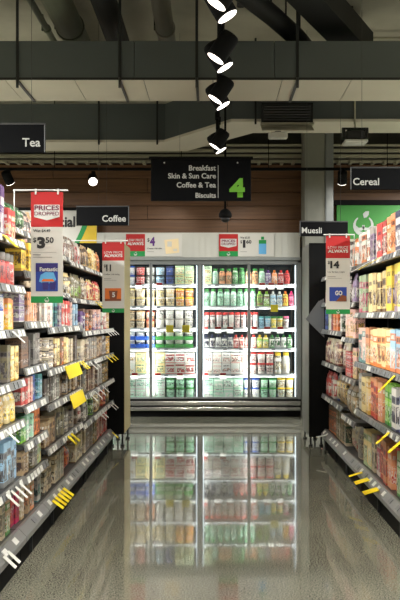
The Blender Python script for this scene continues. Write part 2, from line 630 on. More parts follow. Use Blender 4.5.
round_duct('fat grey green round duct running over the dark duct at upper left', -1.34, 4.07, 0.125, 3.0, 9.2, M['pipe'])
round_duct('shiny galvanised round duct in the upper middle', -0.45, 4.06, 0.085, 3.0, 9.2, M['steelpipe'])
round_duct('black flexible round duct between grey green and shiny ducts', -0.93, 4.05, 0.11, 3.0, 9.2, M['flex'], rings=False)
round_duct('thin grey pipe left of the fat grey green duct', -1.62, 4.16, 0.03, 2.0, 10.0, M['pipe'], x2=-1.62, name='pipe_run')
f = thing('flexible_duct', 'black flexible duct slanting away behind the spotlight track', 'duct', (0, 0, 3.95))
MB().tube([(0.0, 6.0, 0.05), (0.24, 6.45, 0.02), (0.51, 6.9, 0.0), (0.78, 7.4, -0.02), (0.9, 7.7, -0.02)], 0.085, 14).build('hose', M['flex'], f)
for k in range(5):
    MB().box(0.19 + 0.15 * k, 0.205 + 0.15 * k, 6.35 + 0.25 * k, 6.365 + 0.25 * k, 0.05, RZ - 3.95).build('hanger_rod', M['flex'], f)
f = thing('angled_duct', 'dark flat duct slanting across the slab at upper right', 'duct', (0, 0, 3.92))
MB().prism([(0.35, 6.0), (0.65, 6.0), (1.57, 7.84), (1.25, 7.84)], 0.0, 0.22).build('duct_body', M['flex'], f)
for X, Y in ((0.62, 6.35), (1.0, 7.1), (1.32, 7.6)):
    MB().box(X - 0.01, X + 0.01, Y - 0.01, Y + 0.01, 0.2, RZ - 3.92).build('hanger_rod', M['flex'], f)
f = thing('conduit', 'thin pale conduit along the slab at the upper right edge', 'pipe', (0.15, 8.2, 4.22))
MB().tube([(1.2, 0, 0.06), (1.27, 0, 0.02), (1.4, 0.03, 0.0), (2.9, 0.05, 0.01)], 0.012, 8).build('pipe', M['tray'], f)
MB().box(1.17, 1.23, -0.03, 0.03, 0.03, 0.08).build('junction_box', M['shelf'], f)
f = thing('drop_pipe', 'short grey pipe stub hanging from the slab right of the spotlights', 'pipe', (0.235, 6.75, 3.98))
MB().cyl((0, 0, 0), (0, 0, RZ - 3.98), 0.03, 12).build('pipe', M['pipe'], f)
MB().cyl((0, 0, -0.01), (0, 0, 0.03), 0.036, 12).build('collar', M['shelf'], f)

# air grille and its white box
g = thing('air_grille', 'black louvred air grille under the second duct', 'air vent', (0.78, 8.40, 3.39))
MB().box(-0.27, 0.27, 0.06, 0.075, 0.0, 0.21).build('backing', M['matblack'], g)
MB().box(-0.27, 0.27, 0.0, 0.06, 0.19, 0.21).box(-0.27, -0.25, 0, 0.06, 0, 0.21).box(0.25, 0.27, 0, 0.06, 0, 0.21).build('frame', M['flex'], g)
sl = MB().box(-0.25, 0.25, 0.0, 0.05, -0.006, 0.006).mesh('slat', M['shelf'])
for k in range(6):
    link('slat', sl, g, (0, 0.004, 0.03 + k * 0.028), (0.6, 0, 0))
MB().box(-0.28, 0.28, -0.02, 0.07, -0.02, 0.0).build('sill', M['tray'], g)
MB().add([(-0.27, 0.07, -0.021), (0.27, 0.07, -0.021), (0.27, -0.1, -0.10), (-0.27, -0.1, -0.10), (-0.27, 0.07, -0.03), (0.27, 0.07, -0.03), (0.27, -0.1, -0.11), (-0.27, -0.1, -0.11)],
         [(0, 1, 2, 3), (7, 6, 5, 4), (0, 4, 5, 1), (2, 6, 7, 3), (1, 5, 6, 2), (0, 3, 7, 4)]).build('flap', M['pale_sheet'], g)
g2 = thing('emergency_light', 'small white box lamp hanging under the air grille', 'lamp', (0.68, 8.38, 3.215))
MB().box(-0.1, 0.1, -0.04, 0.04, 0.0, 0.07, c=0.012).build('housing', M['letter'], g2)
MB().box(-0.03, 0.03, -0.02, 0.02, 0.07, 0.088).build('bracket', M['shelf'], g2)
# hanging projector-like fitting at the right
g = thing('hanging_floodlight', 'black hanging floodlight with pale rim near the right beam', 'lamp', (1.42, 8.0, 3.06))
MB().box(-0.1, 0.1, -0.07, 0.07, 0.05, 0.15, c=0.015).build('housing', M['black'], g)
MB().box(-0.115, 0.115, -0.09, 0.09, 0.02, 0.05, c=0.008).build('rim', M['letter'], g)
MB().box(-0.13, -0.1, -0.03, 0.03, 0.07, 0.17).box(0.1, 0.13, -0.03, 0.03, 0.07, 0.17).box(-0.13, 0.13, -0.02, 0.02, 0.165, 0.18).build('yoke', M['black'], g)
MB().cyl((0, 0, 0.18), (0, 0, RZ - 3.06), 0.008, 8).build('rod', M['tray'], g)

# ------------------------------------------------------------------ spotlights
TX, TZ = 0.045, 3.2
t = thing('light_track', 'black light track running down the middle of the aisle', 'light track', (TX, 0, TZ))
MB().box(-0.018, 0.018, 0.3, 7.9, 0, 0.035, c=0.003).build('track_bar', M['matblack'], t)
for yy in (0.6, 2.4, 4.45, 6.62, 7.75):
    MB().cyl((0, yy, 0.035), (0, yy, RZ - TZ), 0.005, 6).build('suspension_rod', M['matblack'], t)


def can_mesh():
    return (MB().lathe([(0.056, 0.0), (0.06, 0.01), (0.06, 0.15), (0.052, 0.165), (0.02, 0.17)], n=20)).mesh('can', M['matblack'])


CAN = can_mesh()
LENS = MB().lathe([(0.053, -0.002), (0.055, 0.0), (0.053, 0.001)], n=20).mesh('lens', M['lens'])


def spotlight(label, loc, target, watts, stem_z, angle=80, group='track spotlights', light=True):
    """loc = centre of the lens"""
    d_ = (Vector(target) - Vector(loc)).normalized()
    t = thing('track_spotlight', label, 'spotlight', loc, 0, group)
    q = (-d_).to_track_quat('Z', 'Y').to_euler()
    link('can', CAN, t, (0, 0, 0), q)
    link('lens', LENS, t, tuple(d_ * 0.004), q)
    back = -d_ * 0.1
    MB().cyl(tuple(back), (back.x * 0.4, back.y, back.z + 0.06), 0.016, 10).cyl((back.x * 0.4, back.y, back.z + 0.05), (back.x * 0.4, back.y, stem_z - loc[2]), 0.012, 10).box(back.x * 0.4 - 0.02, back.x * 0.4 + 0.02, back.y - 0.05, back.y + 0.05, stem_z - loc[2] - 0.05, stem_z - loc[2]).build('stem', M['matblack'], t)
    if light:
        lo = lamp('spot_light', 'SPOT', tuple(d_ * 0.02), tuple(d_), watts, t, size=0.05, angle=angle)
    return t


words_ = {4.03: 'nearest', 4.87: 'second nearest', 5.77: 'third nearest', 7.35: 'farthest'}
for yy in (-0.1, 0.7, 1.5, 2.35, 3.2, 4.03, 4.87, 5.77, 7.35):
    for s in (-1, 1):
        y = yy - 0.08 if s < 0 else yy + 0.09
        nm = words_.get(yy)
        side = 'left' if s < 0 else 'right'
        if nm is None:
            if yy < 2.0:
                lamp('track_lamp', 'SPOT', (TX + 0.03 * s, y, 2.9), (1.2 * s, y + 0.5, 1.0), SPOT_W, size=0.05, angle=80)
                continue
            lab = 'track spotlight aimed at the %s rack, %s out of view' % (side, 'farther' if yy > 3 else 'nearer')
        else:
            lab = 'black spotlight aimed at the %s rack, in the %s lit pair' % (side, nm)
        spotlight(lab, (TX + 0.028 * s, y, 2.9), (1.15 * s, y + 0.02, 1.1), SPOT_W, TZ)
# cross track in front of the fridge
t = thing('light_track', 'black light track crossing in front of the timber wall', 'light track', (0, 10.1, 3.2))
MB().box(-4.2, 4.2, -0.018, 0.018, 0, 0.035, c=0.003).build('track_bar', M['matblack'], t)
for X in (-2.0, -0.4, 0.7, 2.2):
    MB().cyl((X, 0, 0.035), (X, 0, RZ - 3.2), 0.005, 6).build('suspension_rod', M['matblack'], t)
spotlight('bright spotlight glaring at the camera left of the number 4 sign', (-1.515, 10.1, 3.06), (-0.95, 7.4, 1.5), SPOT_W * 0.6, 3.2, 60)
spotlight('dark spotlight above the purple striped packs at the left edge', (-2.56, 10.1, 3.04), (-2.3, 10.75, 2.2), SPOT_W * 0.3, 3.2, 80)
spotlight('dark spotlight beside the Cereal sign', (1.63, 10.1, 3.04), (1.7, 10.75, 2.2), SPOT_W * 0.06, 3.2, 80)
spotlight('added spotlight hidden behind the number 4 sign, left', (-0.45, 10.1, 3.04), (-0.7, 10.8, 2.2), SPOT_W * 0.2, 3.2, 90)  # added out of sight to brighten the fridge header
spotlight('added spotlight hidden behind the number 4 sign, right', (0.25, 10.1, 3.04), (0.5, 10.8, 2.2), SPOT_W * 0.2, 3.2, 90)  # second added lamp for the header
spotlight('added spotlight hidden behind the number 4 sign, aimed straight down', (-0.1, 10.1, 3.04), (-0.1, 9.75, 0), SPOT_W * 1.3, 3.2, 85)  # added unseen lamp, lights the floor before the fridge
# dome camera
g = thing('dome_camera', 'black security dome camera on a pole under the number 4 sign', 'camera', (0.13, 8.5, 2.36))
MB().lathe([(0.012, -0.005), (0.03, 0.0), (0.045, 0.02), (0.05, 0.045)], n=16).build('dome', M['black'], g)
MB().lathe([(0.062, 0.045), (0.07, 0.055), (0.07, 0.085), (0.05, 0.12), (0.02, 0.14)], n=18).build('housing', M['matblack'], g)
MB().cyl((0, 0, 0.13), (0, 0, RZ - 2.36), 0.012, 10).build('pole', M['matblack'], g)


# ------------------------------------------------------------------ signs
def logo_ring(parent, x, y, z, r, mat, name='emblem'):
    """a round swirl: two cupped arcs like a peel, with a leaf on top"""
    mb = MB()

    def arc(cx, cz, ra, rb, a0, a1, n=14):
        pts = []
        for i in range(n + 1):
            a = a0 + (a1 - a0) * i / n
            tt = i / n
            w_ = (rb - ra) * (0.35 + 0.65 * math.sin(PI * min(1, tt * 1.0)))
            pts.append((cx + math.cos(a) * rb, cz + math.sin(a) * rb))
        inn = []
        for i in range(n + 1):
            a = a0 + (a1 - a0) * i / n
            w_ = (rb - ra) * (0.3 + 0.7 * math.sin(PI * i / n))
            inn.append((cx + math.cos(a) * (rb - w_), cz + math.sin(a) * (rb - w_)))
        P = [(p[0], 0, p[1]) for p in pts] + [(p[0], 0, p[1]) for p in inn]
        mb.add(P, [(i, i + 1, n + 2 + i, n + 1 + i) for i in range(n)])
    arc(0, 0, r * 0.6, r, math.radians(125), math.radians(415))
    arc(-r * 0.3, -r * 0.05, r * 0.12, r * 0.42, math.radians(175), math.radians(380))
    arc(r * 0.3, -r * 0.05, r * 0.12, r * 0.42, math.radians(160), math.radians(365))
    # leaf
    P = [(0.05 * r, 0, 0.75 * r), (-0.05 * r, 0, 1.15 * r), (0.2 * r, 0, 1.4 * r), (0.55 * r, 0, 1.42 * r), (0.5 * r, 0, 1.05 * r), (0.3 * r, 0, 0.82 * r)]
    mb.add(P, [list(range(6))])
    return mb.build(name, mat, parent, (x, y, z))


def hung(name, parent, x, y, z0, z1):
    return MB().cyl((x, y, z0), (x, y, z1), 0.0015, 6).build(name, M['shelf'], parent)


# number 4 sign
g = thing('aisle_sign', 'black hanging aisle sign with a lime green number 4', 'sign', (-0.125, 8.3, 2.555))
MB().box(-0.52, 0.52, 0, 0.03, 0, 0.43, c=0.004).build('board', M['signblack'], g)
MB().box(-0.54, 0.54, -0.006, 0.036, 0.43, 0.46, c=0.004).build('top_bar', M['matblack'], g)
for s in (-1, 1):
    MB().cyl((s * 0.38, -0.008, 0.395), (s * 0.38, 0, 0.395), 0.008, 8).build('fixing', M['letter'], g)
    hung('wire', g, s * 0.22, 0.015, 0.46, RZ - 2.555)
for i, s in enumerate(('Breakfast', 'Skin & Sun Care', 'Coffee & Tea', 'Biscuits')):
    lettering(s, M['letter'], g, 0.155, -0.003, 0.325 - 0.094 * i - (0.012 if '&' not in s else 0.0), 0.056 if i != 3 else 0.052, align='RIGHT')
MB().box(0.176, 0.181, -0.003, 0, 0.03, 0.37).build('rule', M['letter'], g)
lettering('4', M['lime'], g, 0.295, -0.003, 0.035, 0.2, 0.16, bold=0.05)


def blade(label, word, x0, x1, Y, z0, z1, th, side, tilt=0.0, wd=None):
    g = thing('category_sign', label, 'sign', ((x0 + x1) / 2, Y, z0), tilt, 'black category signs over the racks')
    hw = (x1 - x0) / 2
    h = z1 - z0
    MB().box(-hw, hw, 0, 0.02, 0, h, c=0.003).build('board', M['signblack'], g)
    for s in (-1, 1):
        hung('wire', g, s * (0.04 if word == 'Coffee' else hw * 0.7), 0.01, h, RZ - z0)
    MB().box(-hw, hw, -0.004, 0.024, h, h + 0.012).build('top_rail', M['shelf'], g)
    e = -hw + 0.02 if side == 'LEFT' else hw - 0.03
    lettering(word, M['letter'], g, e, -0.003, h * 0.2 if word != 'Coffee' else h * 0.2, th, align=side, bold=0.015, width=wd)
    MB().box((-hw if side == 'LEFT' else hw - 0.006), (-hw + 0.006 if side == 'LEFT' else hw), -0.003, 0, 0, h).build('edge_clip', M['greyticket'], g)


blade('black Tea sign over the near end of the left rack', 'Tea', -1.66, -1.07, 5.1, 2.40, 2.575, 0.055, 'RIGHT')
blade('black Coffee sign over the far end of the left rack', 'Coffee', -1.37, -0.84, 8.0, 2.265, 2.45, 0.065, 'RIGHT', -0.04)
blade('black Cereal sign over the near end of the right rack', 'Cereal', 1.10, 1.72, 6.4, 2.37, 2.54, 0.058, 'LEFT')
blade('black Muesli sign over the far end of the right rack', 'Muesli', 0.89, 1.39, 8.22, 2.18, 2.325, 0.06, 'LEFT', 0.06)


def price_sign(label, px, Y, style, arm_to, sc=1.0):
    """px = (x0, x1, y_top, y_bottom) of the card in metres at distance Y"""
    x0, x1, z1, z0 = px
    W, H = (x1 - x0) / sc, (z1 - z0) / sc
    g = thing('price_sign', label, 'sign', (x0, Y, z0), 0, 'hanging price signs')
    g.scale = (sc, sc, sc)
    R = style['red']
    G = 0.06
    MB().box(0, W, 0, 0.006, H * (1 - R), H).build('red_panel', M['red'], g)
    MB().box(0, W, 0, 0.006, H * G, H * (1 - R)).build('white_panel', M['white'], g)
    MB().box(0, W, 0, 0.006, 0, H * G).build('green_panel', M['green'], g)
    logo_ring(g, W / 2, -0.002, H * G * 0.42, H * G * 0.33, M['letter'])
    a = (arm_to - x0) / sc
    MB().cyl((min(a, -0.02), 0.003, H + 0.012), (W + 0.03, 0.003, H + 0.012), 0.005, 8).build('arm', M['letter'], g)
    for k in (0.15, 0.85):
        MB().box(W * k - 0.005, W * k + 0.005, -0.004, 0.01, H - 0.015, H + 0.02).build('clip', M['letter'], g)
    return g, W, H


# PRICES DROPPED
g, W, H = price_sign('tall price sign reading PRICES DROPPED and $3.50 over the left rack', (-0.997, -0.822, 2.034, 1.427), 4.38, {'red': 0.315}, -1.094, 0.895)
MB().cyl((-0.103, 0.003, H + 0.017), (-0.103, 0.003, (1.868 - 1.427) / 0.895), 0.004, 8).build('support_arm', M['letter'], g)
MB().prism([(0.02, H * 0.885), (0.02, H * 0.775), (W / 2, H * 0.745), (W - 0.02, H * 0.775), (W - 0.02, H * 0.885)], -0.002, 0, axis='y').build('white_badge', M['letter'], g)
lettering('PRICES', M['badge_ink'], g, W / 2, -0.004, H * 0.835, 0.03, 0.15, 'CENTER', 0.025)
lettering('DROPPED', M['badge_ink'], g, W / 2, -0.004, H * 0.788, 0.024, 0.15, 'CENTER', 0.012)
lettering('Was $4.49', M['ink'], g, 0.014, -0.002, H * 0.635, 0.02, 0.105)
lettering('$', M['ink'], g, 0.014, -0.002, H * 0.54, 0.034)
lettering('3', M['ink'], g, 0.038, -0.002, H * 0.49, 0.072, 0.05, bold=0.06)
lettering('50', M['ink'], g, 0.09, -0.002, H * 0.54, 0.036, 0.05, bold=0.03)
MB().box(0.012, W - 0.04, -0.001, 0, H * 0.455, H * 0.457).box(0.012, 0.06, -0.001, 0, H * 0.43, H * 0.438).box(0.012, 0.13, -0.001, 0, H * 0.41, H * 0.415).build('small_print', M['greyline'], g)
pb = MB().box(0.03, W - 0.03, -0.002, 0, H * 0.105, H * 0.36).build('pack_picture', M['boxblue'], g)
MB().box(0.0, W - 0.06, -0.001, 0, 0.12, 0.17).build('printed_top', M['boxnavy'], pb, (0.03, -0.002, H * 0.105))
MB().lathe([(0.035, 0), (0.05, 0.0)], n=14).v
MB().prism([(0.02, 0.06), (0.055, 0.045), (0.1, 0.05), (0.125, 0.07), (0.11, 0.115), (0.06, 0.118), (0.03, 0.1)], -0.001, 0, axis='y').build('printed_glow', M['boxcyan'], pb, (0.03, -0.002, H * 0.105))
MB().prism([(0.035, 0.06), (0.115, 0.06), (0.105, 0.075), (0.045, 0.075)], -0.002, 0, axis='y').build('printed_fruit', M['boxorange'], pb, (0.03, -0.002, H * 0.105))
MB().prism([(0.045, 0.01), (0.075, 0.01), (0.08, 0.055), (0.04, 0.055)], -0.0025, 0, axis='y').prism([(0.09, 0.01), (0.12, 0.01), (0.125, 0.055), (0.085, 0.055)], -0.0025, 0, axis='y').build('printed_cups', M['boxnavy'], pb, (0.03, -0.002, H * 0.105))
lettering('Fantastic', M['letter'], pb, 0.055, -0.005, H * 0.105 + 0.122, 0.025, 0.11, bold=0.03)


def low_price(g, W, H, price, l2, bx, bc, w_):
    lettering('LOW PRICE', M['letter'], g, W / 2, -0.002, H * 0.835, 0.022, W * 0.84, 'CENTER', 0.0)
    lettering('ALWAYS', M['letter'], g, W / 2, -0.002, H * 0.785, 0.027, W * 0.84, 'CENTER', 0.04)
    lettering('$', M['ink'], g, 0.014, -0.002, H * 0.635, 0.03)
    lettering(price, M['ink'], g, 0.035, -0.002, H * 0.585, 0.062, w_, bold=0.05)
    lettering(l2, M['ink'], g, 0.014, -0.002, H * 0.525, 0.016, W * 0.72, bold=0.005)
    MB().box(0.014, W * 0.4, -0.001, 0, H * 0.475, H * 0.482).box(0.014, W * 0.65, -0.001, 0, H * 0.455, H * 0.459).build('small_print', M['greyline'], g)
    p = MB().box(bx[0] * W, bx[1] * W, -0.002, 0, H * 0.165, H * 0.345).build('pack_picture', M[bc[0]], g)
    return p


g, W, H = price_sign('price sign reading LOW PRICE ALWAYS $11 before the black end panel', (-1.01, -0.81, 2.035, 1.39), 7.3, {'red': 0.265}, -1.4)
p = low_price(g, W, H, '11', 'Moccona 100-200g'.replace('Moccona', 'Coffee'), (0.12, 0.86), ('boxorange', 'boxbrown'), 0.045)
MB().prism([(0.07, 0.125), (0.13, 0.125), (0.14, 0.2), (0.06, 0.2)], -0.003, 0, axis='y').build('printed_cup', M['boxbrown'], p)
MB().box(0.024, 0.172, -0.003, 0, 0.107, 0.125).build('printed_table', M['boxbrown'], p)
lettering('5', M['letter'], p, 0.09, -0.006, 0.14, 0.045, bold=0.04)
g, W, H = price_sign('price sign reading LOW PRICE ALWAYS $14 over the right rack', (0.876, 1.062, 1.978, 1.373), 6.2, {'red': 0.285}, 0.87, 0.93)
p = low_price(g, W, H, '14', 'Up & Go 12pk', (0.14, 0.86), ('boxblue', 'boxbrown'), 0.075)
MB().prism([(0.08, 0.105), (0.17, 0.105), (0.17, 0.15), (0.13, 0.16)], -0.003, 0, axis='y').build('printed_drink', M['boxbrown'], p)
lettering('GO', M['letter'], p, 0.075, -0.006, 0.155, 0.04, 0.06, bold=0.04)
MB().cyl((W + 0.03, 0.003, H + 0.012), (0.236, 0.003, H + 0.012), 0.005, 8).cyl((0.236, 0.003, H + 0.017), (0.236, 0.003, 0.40), 0.004, 8).build('support_arm', M['letter'], g)

# green wall sign and the yellow white special sign on the back wall
g = thing('wall_sign', 'green wall sign with a white swirling emblem behind the cereal', 'sign', (1.72, 10.8, 2.40))
MB().box(-0.05, 1.5, 0, 0.05, 0, 0.46, c=0.004).build('board', M['signgreen'], g)
MB().box(-0.08, 1.5, -0.01, 0.06, 0.46, 0.53).build('top_bar', M['matblack'], g)
MB().box(-0.07, 1.5, -0.02, 0.06, -0.035, 0).build('lower_lip', M['tray'], g)
logo_ring(g, 0.31, -0.004, 0.18, 0.14, M['emblem'])
for X in (0.1, 1.3):
    MB().box(X, X + 0.05, 0.05, 0.2, 0.1, 0.3).build('bracket', M['matblack'], g)
g = thing('wall_sign', 'white and yellow wall sign reading Special behind the Coffee sign', 'sign', (-2.9, 10.8, 2.30))
MB().box(0, 1.33, 0, 0.04, 0, 0.49, c=0.004).build('board', M['white'], g)
MB().box(-0.02, 1.36, -0.008, 0.05, 0.49, 0.53).build('top_bar', M['matblack'], g)
arcp = [(1.0 + 0.17 * math.sin(PI * 0.5 * k / 8), 0.0 + 0.49 * k / 8) for k in range(9)]
MB().prism([(a + 0.05, b_) for a, b_ in arcp] + [(1.33, 0.49), (1.33, 0.0)], -0.002, 0, axis='y').build('yellow_field', M['signyellow'], g)
MB().prism([(a, b_) for a, b_ in arcp] + [(a + 0.07, b_) for a, b_ in reversed(arcp)], -0.004, 0, axis='y').build('green_stripe', M['green'], g)
lettering('Special', M['ink'], g, 1.04, -0.006, 0.22, 0.19, 0.47, 'RIGHT', 0.03)
MB().box(0, 1.34, -0.03, 0.06, -0.10, -0.02).build('lower_lip', M['white'], g)
for X in (0.2, 1.1):
    MB().box(X, X + 0.05, 0.04, 0.2, 0.1, 0.3).build('bracket', M['matblack'], g)

# ------------------------------------------------------------------ product shapes (unit boxes: x -0.5..0.5, y 0..1, z 0..1)


def superring(a, b_, z, n=16, e=0.6, cy=0.5):
    R = []
    for k in range(n):
        t = 2 * PI * (k + 0.5) / n
        c, q = math.cos(t), math.sin(t)
        R.append((a * math.copysign(abs(c) ** e, c), cy + b_ * math.copysign(abs(q) ** e, q), z))
    return R


def unit_meshes():
    U = {}
    mb = MB().box(-0.5, 0.5, 0, 1, 0, 0.985, c=0.018)
    mb.box(-0.488, 0.488, 0.012, 0.48, 0.98, 1.0).box(-0.488, 0.488, 0.52, 0.988, 0.98, 1.0)
    U['carton'] = mb.mesh('carton', [M['carton'], M['lid']])
    mb = MB().box(-0.5, 0.5, 0, 1, 0, 0.975, c=0.012)
    mb.box(-0.49, 0.49, 0.02, 0.98, 0.97, 0.985).box(-0.22, 0.22, 0.3, 0.7, 0.983, 1.0)
    U['cereal_box'] = mb.mesh('cereal_box', [M['carton'], M['lid']])
    rings = [superring(0.44, 0.40, 0.0), superring(0.48, 0.46, 0.04), superring(0.5, 0.46, 0.3), superring(0.5, 0.42, 0.65), superring(0.48, 0.24, 0.86), superring(0.48, 0.05, 0.93), superring(0.48, 0.03, 1.0)]
    U['pouch'] = MB().loops(rings).mesh('pouch', [M['film'], M['lid']])
    rings = [superring(0.46, 0.05, 0.0), superring(0.44, 0.1, 0.06), superring(0.49, 0.42, 0.25), superring(0.5, 0.46, 0.5), superring(0.49, 0.4, 0.75), superring(0.44, 0.1, 0.93), superring(0.47, 0.04, 1.0)]
    U['bag'] = MB().loops(rings).mesh('bag', [M['film'], M['lid']])
    U['tin'] = MB().lathe([(0.5, 0), (0.5, 0.03), (0.47, 0.05), (0.47, 0.9), (0.5, 0.93), (0.5, 0.98), (0.46, 1.0)], 0, 0.5, 16).mesh('tin', [M['carton'], M['lid']])
    U['jar'] = MB().lathe([(0.44, 0), (0.5, 0.05), (0.5, 0.65), (0.42, 0.76)], 0, 0.5, 16).lathe([(0.46, 0.755), (0.47, 0.78), (0.47, 0.97), (0.44, 1.0)], 0, 0.5, 16, m=1).mesh('jar', [M['pot'], M['lid']])
    U['tub'] = MB().lathe([(0.38, 0), (0.41, 0.03), (0.47, 0.82), (0.47, 0.84)], 0, 0.5, 16, e=0.75).lathe([(0.5, 0.835), (0.5, 0.93), (0.47, 1.0)], 0, 0.5, 16, m=1, e=0.75).mesh('tub', [M['pot'], M['lid']])
    U['sleeved_tub'] = MB().lathe([(0.40, 0.45), (0.45, 0.9), (0.47, 0.92), (0.47, 1.0)], 0, 0.5, 16, e=0.75).box(-0.5, 0.5, 0.0, 1.0, 0, 0.5, m=1, c=0.03).mesh('sleeved_tub', [M['pot'], M['lid']])
    U['bottle'] = MB().lathe([(0.44, 0), (0.48, 0.03), (0.5, 0.1), (0.5, 0.66), (0.45, 0.76), (0.36, 0.82), (0.34, 0.85)], 0, 0.5, 16).lathe([(0.37, 0.845), (0.38, 0.86), (0.38, 0.98), (0.34, 1.0)], 0, 0.5, 14, m=1).mesh('bottle', [M['pot'], M['lid']])
    U['cup_pouch'] = MB().loops([superring(0.42, 0.36, 0.0), superring(0.48, 0.42, 0.05), superring(0.5, 0.34, 0.4), superring(0.44, 0.12, 0.76), superring(0.38, 0.06, 0.82)]).lathe([(0.2, 0.81), (0.22, 0.84), (0.22, 0.97), (0.18, 1.0)], 0, 0.5, 10, m=1).mesh('cup_pouch', [M['film'], M['lid']])
    return U


U = unit_meshes()
NOUN = {'carton': 'carton', 'cereal_box': 'cereal box', 'pouch': 'upright pouch', 'bag': 'pillow bag', 'tin': 'round tin', 'jar': 'lidded jar',
        'tub': 'lidded tub', 'sleeved_tub': 'tub in a sleeve', 'bottle': 'capped bottle', 'cup_pouch': 'spouted pouch'}
OBJNAME = {'carton': 'carton', 'cereal_box': 'cereal_box', 'pouch': 'stand_up_pouch', 'bag': 'pillow_bag', 'tin': 'tin', 'jar': 'jar', 'tub': 'tub', 'sleeved_tub': 'sleeved_tub', 'bottle': 'bottle', 'cup_pouch': 'spouted_pouch'}
CAT = {'carton': 'carton', 'cereal_box': 'cereal box', 'pouch': 'pouch', 'bag': 'bag', 'tin': 'tin', 'jar': 'jar', 'tub': 'tub', 'sleeved_tub': 'tub', 'bottle': 'bottle', 'cup_pouch': 'pouch'}
PLU = {'carton': 'cartons', 'cereal_box': 'cereal boxes', 'pouch': 'pouches', 'bag': 'bags', 'tin': 'tins', 'jar': 'jars', 'tub': 'tubs', 'sleeved_tub': 'sleeved tubs', 'bottle': 'bottles', 'cup_pouch': 'spouted pouches'}
DEPTH = {'carton': 0.09, 'cereal_box': 0.08, 'pouch': 0.07, 'bag': 0.1, 'tin': 0, 'jar': 0, 'tub': 0, 'sleeved_tub': 0.1, 'bottle': 0, 'cup_pouch': 0.06}

PAL = {'purple': (96, 52, 130), 'lilac': (150, 130, 170), 'red': (196, 44, 40), 'dark red': (120, 30, 30), 'orange': (226, 122, 40), 'peach': (234, 158, 106),
       'yellow': (242, 208, 60), 'gold': (206, 160, 60), 'cream': (238, 214, 150), 'white': (232, 230, 222), 'pale pink': (230, 182, 168), 'pink': (222, 110, 140),
       'magenta': (190, 40, 100), 'green': (60, 140, 66), 'dark green': (34, 78, 44), 'pale green': (176, 204, 160), 'teal': (60, 140, 140), 'light blue': (150, 190, 216),
       'blue': (44, 84, 170), 'navy': (34, 42, 84), 'grey': (128, 122, 116), 'dark grey': (72, 68, 64), 'pale grey': (186, 182, 174), 'brown': (112, 76, 50),
       'dark brown': (66, 46, 36), 'tan': (188, 156, 114), 'beige': (206, 190, 160), 'olive': (112, 104, 70), 'black': (34, 32, 32), 'lime': (140, 196, 60), 'mint': (170, 220, 190)}
ORD = ['first', 'second', 'third', 'fourth', 'fifth', 'sixth', 'seventh', 'eighth', 'ninth', 'tenth', 'eleventh', 'twelfth', 'thirteenth', 'fourteenth', 'fifteenth', 'sixteenth', 'seventeenth', 'eighteenth', 'nineteenth', 'twentieth', 'twenty-first', 'twenty-second', 'twenty-third', 'twenty-fourth', 'twenty-fifth']
PRODUCTS = []


def jitter(c, k=0.17):
    f = 1 + random.uniform(-k, k)
    return tuple(min(1, max(0, x * f * (1 + random.uniform(-0.03, 0.03)))) for x in srgb(*c)[:3])


def put(kind, mat_world, x, y, z, wdt, h, c1, c2, place, shelf, layer='', rackgroup=''):
    dep = DEPTH[kind] or wdt
    ob = bpy.data.objects.new(OBJNAME[kind], U[kind])
    COL.objects.link(ob)
    rz = mat_world.to_euler().z
    ob.location = mat_world @ Vector((x, y, z))
    ob.rotation_euler = (0, 0, rz + (random.uniform(-0.06, 0.06) if not layer else 0))
    ob.scale = (wdt, dep, h)
    ob.color = jitter(PAL[c1]) + (1,)
    ob['second_colour'] = list(jitter(PAL[c2], 0.03))
    PRODUCTS.append(dict(o=ob, kind=kind, c1=c1, c2=c2, place=place, shelf=shelf, layer=layer, x=x, group='%s on %s' % (PLU[kind], rackgroup)))
    return ob


def finish_labels():
    by = {}
    for p in PRODUCTS:
        lidded = p['kind'] in ('jar', 'tub', 'bottle', 'cup_pouch', 'sleeved_tub') and p['c2'] != p['c1']
        if lidded:
            what = {'jar': '%s jar with %s lid', 'tub': '%s tub with %s lid', 'bottle': '%s bottle with %s cap', 'cup_pouch': '%s pouch with %s cap', 'sleeved_tub': '%s tub in %s sleeve'}[p['kind']] % (p['c1'], p['c2'])
        else:
            what = p['c1'] + ' ' + NOUN[p['kind']]
        p['what'] = what
        by.setdefault((what, p['place'], p['shelf'], p['layer']), []).append(p)
    for (what, place, shelf, layer), L_ in by.items():
        L_.sort(key=lambda p: p['x'])
        for i, p in enumerate(L_):
            lay = layer + ' ' if layer else ''
            if len(L_) == 1:
                s = 'lone %s%s, %s, %s' % (lay, what, shelf, place)
            elif i == 0:
                s = 'leftmost %s%s, %s, %s' % (lay, what, shelf, place)
            elif i == len(L_) - 1:
                s = 'rightmost %s%s, %s, %s' % (lay, what, shelf, place)
            else:
                s = '%s %s%s from left, %s, %s' % (ORD[i], lay, what, shelf, place)
            tag(p['o'], s, CAT[p['kind']], p['group'])


# ------------------------------------------------------------------ shelving bays
TICK = {}


def ticket_mesh(wd, h, mat):
    k = (round(wd, 3), round(h, 3), mat)
    if k not in TICK:
        TICK[k] = MB().box(-wd / 2, wd / 2, -0.004, 0, -h / 2, h / 2).mesh('price_ticket', M[mat])
    return TICK[k]


